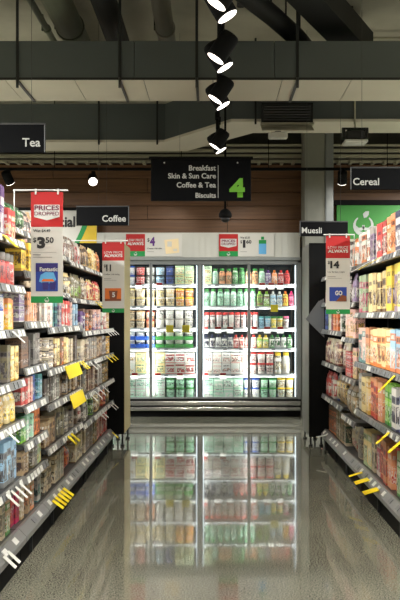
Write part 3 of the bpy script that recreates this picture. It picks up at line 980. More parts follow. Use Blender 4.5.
class Bay:
    """local frame: x along the shelf (photo left to right), front at y = 0, back at y = 0.5"""

    def __init__(s, side, X, ya, yb, label, place, levels, base_z=0.2, shallow=(), top=2.0, end=None):
        s.w = yb - ya
        s.place = place
        s.side = side
        loc = (X, ya, 0) if side == 'left' else (X, yb, 0)
        s.t = thing('shelving_bay', label, 'shelving', loc, PI / 2 if side == 'left' else -PI / 2, 'shelving bays of the %s rack' % side)
        s.mw = Matrix.Translation(loc) @ Matrix.Rotation(PI / 2 if side == 'left' else -PI / 2, 4, 'Z')
        s.lev = []
        w_ = s.w
        MB().box(0.002, w_ - 0.002, 0.46, 0.48, 0.1, top).build('back_panel', M['rack_back'], s.t)
        for x in (0.004, w_ - 0.034):
            MB().box(x, x + 0.03, 0.40, 0.46, 0.0, top).build('upright', M['black'], s.t)
        n = len(levels)
        for i, z in enumerate(levels):
            f = 0.10 if i in shallow else 0.0
            s.lev.append((z, f))
            sh = MB().box(0.003, w_ - 0.003, f + 0.012, 0.46, z - 0.028, z).build('shelf', M['shelf'], s.t)
            tl = 0.30
            rail = MB().box(0.003, w_ - 0.003, -0.006, 0.004, -0.022, 0.022).build('price_rail', M['rail'], sh, (0, f, z - 0.018), (-tl, 0, 0))
            k = 0.06
            while k < w_ - 0.04:
                if random.random() < 0.93:
                    link('price_ticket', ticket_mesh(random.choice((0.05, 0.055, 0.06)), 0.034, 'ticket' if random.random() < (0.8 if side == 'left' else 0.45) else 'greyticket'), sh,
                         (k, f - 0.0075, z - 0.018), (-tl, 0, 0))
                k += random.choice((0.075, 0.08, 0.085, 0.1))
        z = base_z
        sh = MB().box(0.003, w_ - 0.003, 0.05, 0.46, 0.125, z).build('base_shelf', M['shelf'], s.t)
        s.lev.append((z, 0.04))
        MB().prism([(0.05, z), (0.03, z + 0.004), (-0.012, 0.16), (-0.012, 0.132), (0.05, 0.125)], 0.003, w_ - 0.003, axis='x').build('base_rail', M['base'], sh)
        k = 0.1
        sl = math.atan2(0.042, z + 0.004 - 0.16)
        while k < w_ - 0.06:
            if random.random() < 0.8:
                link('price_ticket', ticket_mesh(0.06, 0.035, 'ticket' if random.random() < 0.75 else 'greyticket'), sh, (k, 0.0085, (z + 0.164) / 2 + 0.001), (-sl, 0, 0))
            k += random.choice((0.14, 0.17, 0.2))
        MB().box(0.003, w_ - 0.003, 0.022, 0.036, 0.0, 0.124).build('kick_plate', M['matblack'], s.t)
        k = 0.2
        while k < w_:
            MB().box(k - 0.005, k + 0.005, 0.002, 0.021, 0.02, 0.124).build('foot_bracket', M['black'], s.t)
            k += 0.65
        s.n = {}

    def shelfname(s, i):
        n = len(s.lev)
        return 'top shelf' if i == 0 else 'bottom shelf' if i == n - 1 else ORD[i] + ' shelf down'

    def fill(s, i, seq, x0=0.03, x1=None):
        """seq: (count, kind, width, height, colour, second colour, stacked layers)"""
        z, f = s.lev[i]
        x = x0
        end = (x1 or s.w) - 0.02
        gap = 0.014
        for q in seq:
            cnt, kind, wd, h, c1, c2 = q[:6]
            lay = q[6] if len(q) > 6 else 1
            if lay == 1 and kind in ('carton', 'pouch') and s.side == 'left':
                wd, cnt = wd * 0.8, math.ceil(cnt * 1.2)
            if kind == 'cereal_box':
                wd *= 0.76
            for k in range(cnt):
                if x + wd > end:
                    return
                jx = random.uniform(0.0, 0.008) if random.random() < 0.75 else random.uniform(0.01, 0.035)
                for l in range(lay):
                    nm = '' if lay == 1 else (('lower', 'upper') if lay == 2 else ('lower', 'middle', 'upper'))[l]
                    if kind in ('carton', 'cereal_box') and lay == 1:
                        hh_ = h * random.uniform(0.95, 1.02)
                    else:
                        hh_ = h
                    put(kind, s.mw, x + wd / 2, f + 0.02 + jx, z + 0.0012 + l * (h + 0.001), wd, hh_, c1, c2, s.place, s.shelfname(i), nm, 'the %s rack' % s.side)
                x += wd + gap

    def talker(s, i, x, mat, wd=0.03, ln=0.06, drop=0.055):
        """small card jutting from the shelf edge into the aisle"""
        z, f = s.lev[i]
        zz = z - 0.005 if i < len(s.lev) - 1 else 0.185
        ff = f - 0.014 if i < len(s.lev) - 1 else 0.0
        P = [(-wd / 2, 0.0, 0), (wd / 2, 0.0, 0), (wd / 2, -ln, -drop), (-wd / 2, -ln, -drop)]
        P += [(a, b_, c - 0.003) for a, b_, c in P]
        MB().add(P, [(0, 1, 2, 3), (7, 6, 5, 4), (0, 4, 5, 1), (1, 5, 6, 2), (2, 6, 7, 3), (3, 7, 4, 0)]).build('shelf_talker', M[mat], s.t, (x, ff, zz))
        if mat == 'ticket':
            MB().add([(a, b_ * 0.45, c * 0.45 + 0.0015) for a, b_, c in P[:4]], [(0, 1, 2, 3)]).build('talker_stripe', M['red'], s.t.children[-1], (0, 0, 0))


LX = -1.02
LN = Bay('left', LX, 2.9, 4.33, 'nearest bay of the left rack, with small tea cartons', "left rack's nearest bay", [1.75, 1.51, 1.283, 1.015, 0.80, 0.49])
LB = Bay('left', LX, 4.33, 4.93, 'narrow second bay of the left rack behind the PRICES DROPPED sign', "left rack's narrow second bay", [1.86, 1.60, 1.322, 1.068, 0.86, 0.655, 0.475], shallow=(0,))
LC = Bay('left', LX, 4.93, 6.25, 'third bay of the left rack with yellow price cards', "left rack's third bay", [1.81, 1.53, 1.283, 1.018, 0.80, 0.53], shallow=(0, 1))
LD = Bay('left', LX, 6.25, 8.2, 'farthest bay of the left rack beside the black end panel', "left rack's farthest bay", [1.79, 1.50, 1.235, 0.985, 0.725, 0.50], shallow=(0, 1))

# near bay: only what shows at the picture's left edge (x counted from 2.9 m)
s0 = 0.88
LN.fill(0, [(2, 'carton', 0.1, 0.265, 'purple', 'white'), (1, 'carton', 0.085, 0.16, 'red', 'cream'), (1, 'carton', 0.1, 0.16, 'dark grey', 'orange'), (1, 'carton', 0.1, 0.155, 'blue', 'light blue')], 0.9)
LN.fill(1, [(1, 'jar', 0.082, 0.165, 'yellow', 'grey'), (1, 'jar', 0.082, 0.165, 'orange', 'grey'), (3, 'jar', 0.082, 0.165, 'red', 'grey'), (1, 'jar', 0.08, 0.165, 'pale pink', 'grey')], s0)
LN.fill(2, [(2, 'carton', 0.12, 0.095, 'white', 'blue', 2), (2, 'carton', 0.09, 0.16, 'peach', 'yellow'), (1, 'carton', 0.07, 0.17, 'cream', 'yellow')], s0 - 0.05)
LN.fill(3, [(1, 'carton', 0.1, 0.17, 'purple', 'green'), (1, 'carton', 0.085, 0.2, 'olive', 'grey'), (2, 'carton', 0.085, 0.185, 'cream', 'gold'), (1, 'carton', 0.06, 0.18, 'black', 'grey'), (1, 'carton', 0.06, 0.2, 'dark grey', 'brown')], s0)
LN.fill(4, [(2, 'pouch', 0.11, 0.165, 'gold', 'cream'), (3, 'pouch', 0.1, 0.17, 'cream', 'yellow')], s0)
LN.fill(5, [(6, 'carton', 0.075, 0.22, 'light blue', 'grey')], s0)
LN.fill(6, [(2, 'carton', 0.1, 0.22, 'dark grey', 'teal'), (1, 'carton', 0.09, 0.22, 'olive', 'beige'), (1, 'carton', 0.09, 0.2, 'tan', 'green'), (1, 'carton', 0.08, 0.2, 'dark grey', 'beige')], s0 - 0.05)

LB.fill(0, [(4, 'bag', 0.12, 0.15, 'dark green', 'green')])
LB.fill(1, [(3, 'carton', 0.085, 0.17, 'yellow', 'gold'), (3, 'carton', 0.085, 0.17, 'gold', 'brown')])
LB.fill(2, [(1, 'carton', 0.12, 0.1, 'lilac', 'white', 2), (4, 'carton', 0.06, 0.17, 'peach', 'pale pink'), (2, 'carton', 0.07, 0.17, 'grey', 'beige')])
LB.fill(3, [(1, 'carton', 0.16, 0.085, 'brown', 'grey', 2), (1, 'carton', 0.05, 0.15, 'black', 'grey'), (4, 'carton', 0.075, 0.185, 'grey', 'dark grey')])
LB.fill(4, [(1, 'carton', 0.085, 0.15, 'red', 'white'), (1, 'carton', 0.06, 0.15, 'pale pink', 'red'), (1, 'carton', 0.065, 0.15, 'blue', 'white'), (1, 'carton', 0.06, 0.15, 'teal', 'light blue'), (1, 'carton', 0.065, 0.15, 'yellow', 'orange'), (2, 'carton', 0.065, 0.15, 'red', 'orange'), (1, 'carton', 0.065, 0.15, 'yellow', 'olive')])
LB.fill(5, [(1, 'carton', 0.06, 0.14, 'green', 'lime'), (2, 'carton', 0.06, 0.14, 'mint', 'white'), (4, 'carton', 0.07, 0.15, 'orange', 'brown'), (1, 'carton', 0.06, 0.15, 'cream', 'gold')])
LB.fill(6, [(2, 'carton', 0.06, 0.14, 'tan', 'brown'), (2, 'carton', 0.07, 0.13, 'grey', 'olive'), (2, 'carton', 0.06, 0.13, 'pale green', 'yellow'), (1, 'carton', 0.06, 0.14, 'pink', 'red')])
LB.fill(7, [(1, 'carton', 0.08, 0.2, 'red', 'magenta'), (1, 'carton', 0.08, 0.2, 'beige', 'tan'), (1, 'carton', 0.09, 0.19, 'tan', 'peach'), (2, 'bag', 0.13, 0.2, 'pink', 'magenta')])

LC.fill(0, [(1, 'pouch', 0.11, 0.2, 'dark grey', 'pale pink'), (1, 'pouch', 0.11, 0.22, 'tan', 'white'), (2, 'pouch', 0.11, 0.19, 'brown', 'beige'), (1, 'pouch', 0.11, 0.18, 'pale grey', 'navy'), (1, 'pouch', 0.11, 0.19, 'blue', 'white'), (1, 'pouch', 0.11, 0.18, 'dark red', 'pink'), (2, 'pouch', 0.11, 0.19, 'dark brown', 'tan'), (2, 'pouch', 0.11, 0.18, 'beige', 'brown')])
LC.fill(1, [(1, 'pouch', 0.11, 0.2, 'beige', 'brown'), (1, 'pouch', 0.11, 0.2, 'white', 'grey'), (1, 'pouch', 0.11, 0.2, 'black', 'gold'), (3, 'pouch', 0.11, 0.2, 'cream', 'black'), (1, 'pouch', 0.11, 0.2, 'dark brown', 'gold'), (2, 'pouch', 0.11, 0.2, 'white', 'dark red'), (2, 'pouch', 0.11, 0.2, 'dark grey', 'lilac')])
LC.fill(2, [(2, 'carton', 0.085, 0.17, 'white', 'pale pink'), (1, 'carton', 0.08, 0.17, 'teal', 'navy'), (1, 'carton', 0.08, 0.17, 'pale grey', 'lilac'), (3, 'carton', 0.085, 0.18, 'red', 'white'), (1, 'carton', 0.085, 0.17, 'pale pink', 'white'), (2, 'carton', 0.085, 0.165, 'light blue', 'navy'), (1, 'carton', 0.085, 0.17, 'white', 'blue'), (2, 'carton', 0.085, 0.16, 'purple', 'lilac')])
LC.fill(3, [(3, 'tin', 0.095, 0.065, 'beige', 'grey', 3), (1, 'carton', 0.085, 0.19, 'cream', 'brown'), (1, 'carton', 0.085, 0.19, 'brown', 'orange'), (1, 'carton', 0.085, 0.19, 'cream', 'gold'), (2, 'carton', 0.09, 0.17, 'beige', 'tan'), (1, 'carton', 0.1, 0.19, 'dark brown', 'grey'), (2, 'carton', 0.09, 0.18, 'grey', 'beige'), (2, 'carton', 0.09, 0.19, 'tan', 'white')])
LC.fill(4, [(2, 'carton', 0.08, 0.16, 'dark brown', 'grey'), (3, 'carton', 0.08, 0.165, 'grey', 'white'), (1, 'carton', 0.08, 0.16, 'beige', 'brown'), (2, 'carton', 0.08, 0.16, 'dark grey', 'tan'), (2, 'carton', 0.085, 0.16, 'tan', 'brown'), (4, 'carton', 0.08, 0.165, 'pale grey', 'brown')])
LC.fill(5, [(3, 'carton', 0.085, 0.17, 'tan', 'brown'), (4, 'carton', 0.085, 0.2, 'olive', 'dark grey'), (3, 'carton', 0.085, 0.17, 'grey', 'beige'), (2, 'carton', 0.085, 0.18, 'brown', 'olive'), (1, 'bag', 0.1, 0.16, 'red', 'dark red')])
LC.fill(6, [(1, 'carton', 0.09, 0.2, 'pale grey', 'teal'), (4, 'carton', 0.09, 0.19, 'beige', 'dark grey'), (2, 'carton', 0.09, 0.2, 'pale grey', 'beige'), (2, 'bag', 0.13, 0.17, 'orange', 'red'), (1, 'bag', 0.12, 0.17, 'dark grey', 'white'), (2, 'carton', 0.09, 0.2, 'pale grey', 'grey')])

LD.fill(0, [(3, 'pouch', 0.11, 0.2, 'brown', 'white'), (2, 'pouch', 0.11, 0.2, 'pale grey', 'red'), (3, 'pouch', 0.11, 0.2, 'tan', 'dark brown'), (4, 'pouch', 0.11, 0.21, 'cream', 'gold'), (4, 'pouch', 0.11, 0.21, 'peach', 'orange')])
LD.fill(1, [(2, 'pouch', 0.11, 0.2, 'cream', 'dark grey'), (3, 'pouch', 0.11, 0.21, 'olive', 'lime'), (3, 'pouch', 0.11, 0.2, 'beige', 'brown'), (3, 'pouch', 0.11, 0.2, 'cream', 'red'), (3, 'pouch', 0.11, 0.2, 'red', 'cream'), (2, 'pouch', 0.11, 0.2, 'pale pink', 'yellow')])
LD.fill(2, [(2, 'carton', 0.09, 0.16, 'purple', 'white'), (4, 'carton', 0.095, 0.18, 'brown', 'orange'), (4, 'carton', 0.095, 0.18, 'pale pink', 'purple'), (3, 'carton', 0.095, 0.16, 'white', 'red'), (6, 'tin', 0.095, 0.08, 'tan', 'gold', 2)])
LD.fill(3, [(3, 'carton', 0.095, 0.18, 'beige', 'brown'), (5, 'carton', 0.095, 0.19, 'grey', 'tan'), (3, 'carton', 0.095, 0.18, 'tan', 'brown'), (3, 'carton', 0.095, 0.18, 'pale grey', 'brown'), (6, 'tin', 0.095, 0.085, 'gold', 'tan', 2)])
LD.fill(4, [(4, 'carton', 0.095, 0.19, 'dark grey', 'tan'), (4, 'carton', 0.095, 0.19, 'brown', 'beige'), (4, 'carton', 0.095, 0.19, 'pale grey', 'brown'), (6, 'tin', 0.095, 0.09, 'olive', 'gold', 2)])
LD.fill(5, [(1, 'bag', 0.13, 0.17, 'red', 'white'), (3, 'pouch', 0.11, 0.18, 'dark grey', 'white'), (2, 'pouch', 0.11, 0.18, 'dark green', 'lime'), (3, 'pouch', 0.11, 0.18, 'brown', 'cream'), (3, 'pouch', 0.11, 0.18, 'peach', 'red'), (4, 'pouch', 0.11, 0.18, 'olive', 'gold')])
LD.fill(6, [(5, 'carton', 0.095, 0.2, 'beige', 'brown'), (3, 'carton', 0.095, 0.2, 'brown', 'grey'), (2, 'carton', 0.095, 0.2, 'olive', 'gold'), (3, 'carton', 0.095, 0.2, 'pale pink', 'red'), (3, 'carton', 0.095, 0.2, 'red', 'white'), (2, 'carton', 0.095, 0.2, 'pink', 'white')])

# talkers on the left rack
for x in (1.0, 1.09, 1.18, 1.27): LN.talker(5, x, 'ticket')
LN.talker(2, 1.12, 'ticket'); LN.talker(4, 1.0, 'ticket'); LN.talker(6, 1.0, 'ticket', 0.035); LN.talker(6, 1.08, 'ticket', 0.035)
LN.talker(0, 0.96, 'yellow', 0.08)
for x in (0.16, 0.25, 0.34, 0.43, 0.52): LC.talker(6, x, 'yellow', 0.055, 0.07, 0.05)
LC.talker(3, 0.78, 'yellow', 0.56, 0.03, 0.085); LC.talker(3, 1.12, 'yellow', 0.05); LC.talker(3, 1.22, 'yellow', 0.05)
LC.talker(4, 0.96, 'yellow', 0.55, 0.03, 0.09)
LC.talker(5, 0.62, 'yellow', 0.06); LC.talker(5, 0.75, 'yellow', 0.06)
LC.talker(1, 0.95, 'greyticket', 0.04); LC.talker(1, 1.1, 'greyticket', 0.04)
for x in (1.3, 1.55, 1.75): LD.talker(1, x, 'yellow', 0.05); LD.talker(3, x, 'yellow', 0.05)
for x in (1.2, 1.4, 1.6, 1.8): LD.talker(2, x, 'ticket', 0.04)
for x in (0.3, 0.5): LD.talker(3, x, 'ticket', 0.04)
for x in (0.3, 0.55, 0.8, 1.05): LD.talker(4, x, 'ticket', 0.04)
for x in (0.85, 1.0, 1.6, 1.75): LD.talker(5, x, 'ticket', 0.04)
LD.talker(6, 1.85, 'yellow', 0.05)

RXF = 1.12
RE = Bay('right', RXF, 6.95, 8.2, 'farthest bay of the right rack beside the black end panel', "right rack's farthest bay", [1.75, 1.49, 1.22, 0.90, 0.566])
RF = Bay('right', RXF, 6.31, 6.95, 'narrow middle bay of the right rack', "right rack's narrow middle bay", [1.75, 1.465, 1.176, 0.844, 0.512])
RG = Bay('right', RXF, 2.9, 6.31, 'nearest bay of the right rack, full of cereal boxes', "right rack's nearest bay", [1.75, 1.38, 1.0, 0.63])
# far bay
RE.fill(0, [(3, 'pouch', 0.14, 0.2, 'brown', 'cream'), (2, 'pouch', 0.14, 0.2, 'dark green', 'white'), (3, 'pouch', 0.14, 0.22, 'orange', 'yellow')])
RE.fill(1, [(4, 'pouch', 0.13, 0.2, 'pale pink', 'magenta'), (4, 'pouch', 0.13, 0.2, 'pale grey', 'dark red')])
RE.fill(2, [(1, 'carton', 0.14, 0.21, 'blue', 'navy'), (2, 'carton', 0.12, 0.22, 'pale green', 'white'), (1, 'carton', 0.12, 0.21, 'dark red', 'pink'), (3, 'carton', 0.13, 0.22, 'orange', 'peach'), (1, 'carton', 0.13, 0.22, 'dark green', 'white')])
RE.fill(3, [(8, 'pouch', 0.135, 0.24, 'beige', 'dark red')])
RE.fill(4, [(4, 'pouch', 0.13, 0.24, 'red', 'white'), (1, 'pouch', 0.13, 0.26, 'pale grey', 'blue'), (3, 'bag', 0.15, 0.25, 'tan', 'cream')])
RE.fill(5, [(3, 'carton', 0.14, 0.26, 'brown', 'orange'), (3, 'carton', 0.14, 0.27, 'olive', 'tan'), (2, 'carton', 0.14, 0.27, 'dark green', 'beige')])
RF.fill(0, [(2, 'pouch', 0.14, 0.24, 'dark brown', 'white'), (2, 'pouch', 0.14, 0.24, 'orange', 'white')])
RF.fill(1, [(1, 'pouch', 0.14, 0.23, 'pale grey', 'black'), (1, 'pouch', 0.14, 0.23, 'dark red', 'white'), (2, 'pouch', 0.14, 0.24, 'lilac', 'white')])
RF.fill(2, [(4, 'cereal_box', 0.145, 0.25, 'pale pink', 'gold')])
RF.fill(3, [(1, 'carton', 0.28, 0.07, 'red', 'dark red', 3), (2, 'carton', 0.145, 0.25, 'pale pink', 'cream')])
RF.fill(4, [(2, 'bag', 0.2, 0.27, 'tan', 'olive'), (1, 'bag', 0.17, 0.26, 'beige', 'grey')])
RF.fill(5, [(2, 'bag', 0.16, 0.25, 'beige', 'red'), (2, 'pouch', 0.14, 0.25, 'grey', 'beige')])
# near bay: left to right = far to near
RG.fill(0, [(3, 'cereal_box', 0.175, 0.245, 'white', 'orange'), (2, 'cereal_box', 0.17, 0.25, 'pale grey', 'lilac'), (2, 'cereal_box', 0.17, 0.25, 'red', 'white'), (2, 'cereal_box', 0.15, 0.26, 'peach', 'orange'), (3, 'cereal_box', 0.25, 0.27, 'navy', 'white')])
RG.fill(1, [(2, 'cereal_box', 0.17, 0.29, 'pale green', 'pink'), (1, 'cereal_box', 0.15, 0.28, 'dark red', 'brown'), (4, 'cereal_box', 0.17, 0.29, 'cream', 'brown'), (2, 'cereal_box', 0.19, 0.31, 'yellow', 'lilac'), (3, 'cereal_box', 0.19, 0.31, 'yellow', 'white')])
RG.fill(2, [(2, 'cereal_box', 0.17, 0.28, 'pale pink', 'teal'), (1, 'cereal_box', 0.17, 0.28, 'peach', 'cream'), (5, 'cereal_box', 0.165, 0.27, 'cream', 'orange'), (2, 'cereal_box', 0.19, 0.27, 'light blue', 'orange'), (2, 'cereal_box', 0.19, 0.27, 'blue', 'white')])
RG.fill(3, [(1, 'cereal_box', 0.17, 0.28, 'pale grey', 'olive'), (2, 'cereal_box', 0.17, 0.28, 'cream', 'gold'), (3, 'cereal_box', 0.17, 0.285, 'peach', 'red'), (2, 'cereal_box', 0.17, 0.29, 'lime', 'green'), (1, 'cereal_box', 0.19, 0.28, 'white', 'navy'), (3, 'cereal_box', 0.19, 0.28, 'white', 'blue')])
RG.fill(4, [(2, 'cereal_box', 0.17, 0.29, 'cream', 'pale green'), (1, 'cereal_box', 0.16, 0.29, 'beige', 'olive'), (1, 'cereal_box', 0.16, 0.29, 'magenta', 'white'), (3, 'cereal_box', 0.17, 0.29, 'peach', 'red'), (1, 'cereal_box', 0.16, 0.29, 'red', 'cream'), (2, 'cereal_box', 0.17, 0.29, 'pale green', 'green'), (2, 'cereal_box', 0.18, 0.29, 'yellow', 'green')])
RG.talker(0, 0.72, 'ticket', 0.03, 0.14, 0.08); RG.talker(0, 1.0, 'yellow', 0.03, 0.14, 0.08)
RG.talker(1, 0.03, 'ticket', 0.04, 0.1, 0.05); RG.talker(1, 0.2, 'ticket', 0.04, 0.1, 0.05)
RG.talker(2, 1.44, 'yellow', 0.04, 0.1, 0.1)
RG.talker(3, 1.28, 'yellow', 0.05, 0.08, 0.07); RG.talker(3, 1.62, 'yellow', 0.05, 0.08, 0.07)
RG.talker(4, 0.3, 'yellow', 0.05, 0.1, 0.03); RG.talker(4, 0.55, 'yellow', 0.1, 0.1, 0.03); RG.talker(4, 0.88, 'yellow', 0.1, 0.1, 0.03)
RE.talker(5, 0.3, 'ticket', 0.05, 0.1, 0.02)


# ------------------------------------------------------------------ end units
def end_unit(label, x0, x1, side_x, mat, z0):
    g = thing('end_display', label, 'shelving', ((x0 + x1) / 2, 8.32, 0), 0)
    hw = (x1 - x0) / 2
    MB().box(-hw, hw, 0, 0.03, z0, 2.12, c=0.004).build('back_panel', M['matblack'], g)
    for s in (-1, 1):
        MB().box(s * hw - (0.03 if s > 0 else 0), s * hw + (0.03 if s < 0 else 0), 0.03, 0.62, z0, 2.12, c=0.004).build('side_panel', M[mat] if s * side_x > 0 else M['matblack'], g)
    for z in (0.2, 0.6, 1.0, 1.4, 1.75):
        MB().box(-hw + 0.03, hw - 0.03, 0.035, 0.56, z - 0.03, z).build('shelf', M['shelf'], g)
    MB().box(-hw + 0.03, hw - 0.03, 0.035, 0.6, z0, z0 + 0.04).build('plinth', M['black'], g)
    for s in (-1, 1):
        for y in (0.03, 0.55):
            for q in (0.02, 0.13):
                MB().cyl((s * (hw - q), y, 0), (s * (hw - q), y, 0.02), 0.022, 10).cyl((s * (hw - q), y, 0.02), (s * (hw - q), y, z0), 0.01, 8).build('foot', M['black'], g)
    return g


end_unit('black end display unit with cream side closing the left rack', -2.1, -0.925, 1, 'cream', 0.13)
end_unit('black end display unit with grey side closing the right rack', 1.0, 2.2, -1, 'greyend', 0.1)
g = thing('flag_card', 'grey blank card sticking out askew from the right end unit', 'card', (1.005, 8.2, 1.2))
MB().prism([(-0.03, 0.13), (0.16, -0.06), (0.16, 0.34), (0.10, 0.31)], 0, 0.006, axis='y').build('card', M['leaflet'], g)
MB().box(0.06, 0.1, 0.006, 0.12, 0.12, 0.16).build('clip', M['black'], g)
g.location.x = 0.98

# ------------------------------------------------------------------ fridge
FY = 10.8
FX0, FX1 = -1.56, 1.19
fr = thing('display_fridge', 'wide glass door dairy fridge at the end of the aisle', 'fridge', (0, FY, 0))
DX = [-1.5, -0.84, -0.176, 0.486, 1.148]
# carcass
MB().box(FX0, FX1, 0.05, 0.17, 0.0, 0.10).build('kick_plate', M['matblack'], fr)
MB().box(FX0, FX1, 0.03, 0.85, 0.10, 0.24).build('plinth', M['black'], fr)
MB().box(FX0 + 0.06, FX1 - 0.06, 0.82, 0.85, 0.24, 2.16).build('back_panel', M['fridge_back'], fr)
MB().box(FX0, FX0 + 0.05, 0.0, 0.85, 0.24, 2.16).build('side_panel', M['frame'], fr)
MB().box(FX1 - 0.04, FX1, 0.0, 0.85, 0.24, 2.16).build('side_panel', M['frame'], fr)
MB().box(FX0 + 0.05, FX1 - 0.04, 0.05, 0.82, 2.11, 2.16).build('roof', M['fridge_back'], fr)
MB().box(FX0 - 0.02, FX1 + 0.0, -0.02, 0.05, 0.155, 0.215, c=0.012).build('bumper_rail', M['chrome'], fr)
MB().box(FX0 - 0.02, FX1 + 0.0, -0.02, 0.05, 0.085, 0.135, c=0.012).build('bumper_rail', M['chrome'], fr)
# header board with beading
hd = MB().box(FX0, FX1 - 0.02, -0.04, 0.3, 2.15, 2.485, c=0.004).build('header', M['header'], fr)
bead = MB().box(-0.003, 0.003, -0.045, -0.04, 2.17, 2.46).mesh('beading', M['header'])
k = FX0 + 0.1
while k < FX1 - 0.05:
    link('beading', bead, hd, (k, 0, 0))
    k += 0.085
MB().box(FX0, FX1 - 0.02, -0.05, 0.0, 2.115, 2.15).build('header_trim', M['frame'], fr)
MB().box(FX0, FX1, 0.0, 0.04, 2.085, 2.115).build('top_rail', M['frame'], fr)
# doors
for i in range(4):
    a, b_ = DX[i] + 0.004, DX[i + 1] - 0.004
    dr = thing('door', '', '')
    for key in ('label', 'category'):
        del dr[key]
    dr.parent = fr
    fw = 0.014
    MB().box(a, a + fw, 0, 0.035, 0.245, 2.085).box(b_ - fw, b_, 0, 0.035, 0.245, 2.085).box(a + fw, b_ - fw, 0, 0.035, 0.245, 0.265).box(a + fw, b_ - fw, 0, 0.035, 2.06, 2.085).build('door_frame', M['frame'], dr)
    MB().box(a + fw, b_ - fw, 0.012, 0.02, 0.265, 2.06).build('door_glass', M['glass'], dr)
    hx = b_ - 0.012 if i % 2 == 0 else a + 0.012
    MB().box(hx - 0.008, hx + 0.008, -0.03, -0.015, 0.8, 1.4).box(hx - 0.006, hx + 0.006, -0.018, 0, 0.82, 0.85).box(hx - 0.006, hx + 0.006, -0.018, 0, 1.35, 1.38).build('handle', M['frame'], dr)
MB().box(DX[2] - 0.035, DX[2] + 0.035, 0.036, 0.08, 0.245, 2.085).build('mullion', M['frame'], fr)
for i in (1, 3):
    MB().box(DX[i] - 0.02, DX[i] + 0.02, 0.036, 0.06, 0.245, 2.085).build('mullion', M['frame'], fr)
# led strips and lamps behind the mullions and along the top
for x, sg in ((DX[0] + 0.03, 1), (DX[2] - 0.045, -1), (DX[2] + 0.045, 1), (DX[4] - 0.03, -1), (DX[1], 0), (DX[3], 0)):
    MB().box(x - 0.006, x + 0.006, 0.062, 0.074, 0.27, 2.05).build('led_strip', M['led'], fr)
    lamp('fridge_lamp', 'AREA', (x, 0.085, 1.15), (x + 0.6 * sg, 0.5, 1.15), FRIDGE_W * (1.3 if sg == 0 else 0.7), fr, size=0.03, size_y=1.7, color=(1.0, 0.99, 0.94))
SHZ = [1.80, 1.50, 1.20, 0.925, 0.57]
FS = [(1.80, 'top shelf'), (1.50, 'second shelf down'), (1.20, 'third shelf down'), (0.925, 'fourth shelf down'), (0.57, 'fifth shelf down'), (0.25, 'bottom shelf')]
for z in SHZ:
    for xa, xb in ((DX[0] + 0.01, DX[2] - 0.04), (DX[2] + 0.04, DX[4] - 0.01)):
        sh = MB().box(xa, xb, 0.14, 0.8, z - 0.02, z).build('shelf', M['fridge_in'], fr)
        MB().box(xa + 0.02, xb - 0.02, 0.14, 0.152, z - 0.03, z - 0.021).build('led_strip', M['led'], sh)  # added glowing strip, put in to brighten the pack fronts
        lamp('added_shelf_lamp', 'AREA', ((xa + xb) / 2, 0.1, z - 0.03), ((xa + xb) / 2, 0.2, z - 0.25), SHELF_W, fr, size=xb - xa - 0.05, size_y=0.02, color=(1.0, 0.99, 0.94))  # added lamp, washes light down the pack fronts
        MB().box(xa, xb, 0.126, 0.138, z - 0.045, z + 0.002).build('price_rail', M['fridge_in'], sh)
        k = xa + 0.08
        while k < xb - 0.05:
            if random.random() < 0.75:
                link('price_ticket', ticket_mesh(0.05, 0.03, random.choice(('ticket', 'ticket', 'greyticket'))), sh, (k, 0.125, z - 0.022))
            k += 0.11
for xa, xb in ((DX[0] + 0.01, DX[2] - 0.04), (DX[2] + 0.04, DX[4] - 0.01)):
    lamp('added_top_lamp', 'AREA', ((xa + xb) / 2, 0.09, 2.08), ((xa + xb) / 2, 0.2, 1.8), SHELF_W, fr, size=xb - xa - 0.05, size_y=0.02, color=(1.0, 0.99, 0.94))  # added lamp under the roof, brightens the top row
MB().box(DX[0] + 0.01, DX[4] - 0.01, 0.1, 0.82, 0.24, 0.25).build('deck', M['fridge_in'], fr)


def fridge_card(x, z, mat, r=False):
    if r:
        MB().box(x - 0.05, x + 0.05, 0.09, 0.095, z - 0.05, z + 0.05, c=0.002).build('shelf_card', M[mat], fr)
    else:
        c = MB().box(x - 0.045, x + 0.045, 0.11, 0.114, z - 0.075, z + 0.02).build('shelf_card', M['ticket'], fr)
        MB().box(x - 0.04, x + 0.04, 0.107, 0.11, z - 0.012, z + 0.016).build('red_stripe', M['red'], c)


PX = lambda px: (px - 213) * 10.95 / 800
for px, z in ((139, 1.80), (159.5, 1.80), (135, 0.57), (158, 0.57), (180, 0.57)): fridge_card(PX(px), z, 'ticket')
for px, z in ((205, 0.57), (223, 0.57), (205, 1.2), (218, 1.2), (230, 1.2), (254, 1.2), (267, 1.2), (280, 1.2), (262, 1.8), (271, 1.8), (280, 1.8)): fridge_card(PX(px), z, 'ticket')
for px, z in ((170, 1.19), (186, 1.19), (274, 1.47)): fridge_card(PX(px), z, 'yellow', True)

I4 = Matrix.Translation((0, FY, 0))


def frow(i, half, seq, y=0.16):
    z, nm = FS[i]
    xa = DX[0] + 0.03 if half == 'left' else DX[2] + 0.05
    xb = DX[2] - 0.05 if half == 'left' else DX[4] - 0.03
    x = xa
    for q in seq:
        cnt, kind, wd, h, c1, c2 = q[:6]
        lay = q[6] if len(q) > 6 else 1
        gap_h = (2.06 if i == 0 else FS[i - 1][0] - 0.05) - z
        h = min(h * 1.12, max(h, (gap_h - 0.01) / lay - 0.002))
        for k in range(cnt):
            if x + wd > xb:
                return
            for l in range(lay):
                ln_ = '' if lay == 1 else ('lower', 'upper')[l]
                put(kind, I4, x + wd / 2, y + random.uniform(0, 0.01), z + 0.0012 + l * (h + 0.001), wd, h, c1, c2, "fridge's %s half" % half, nm, ln_, 'the fridge shelves')
            x += wd + 0.006
    return x


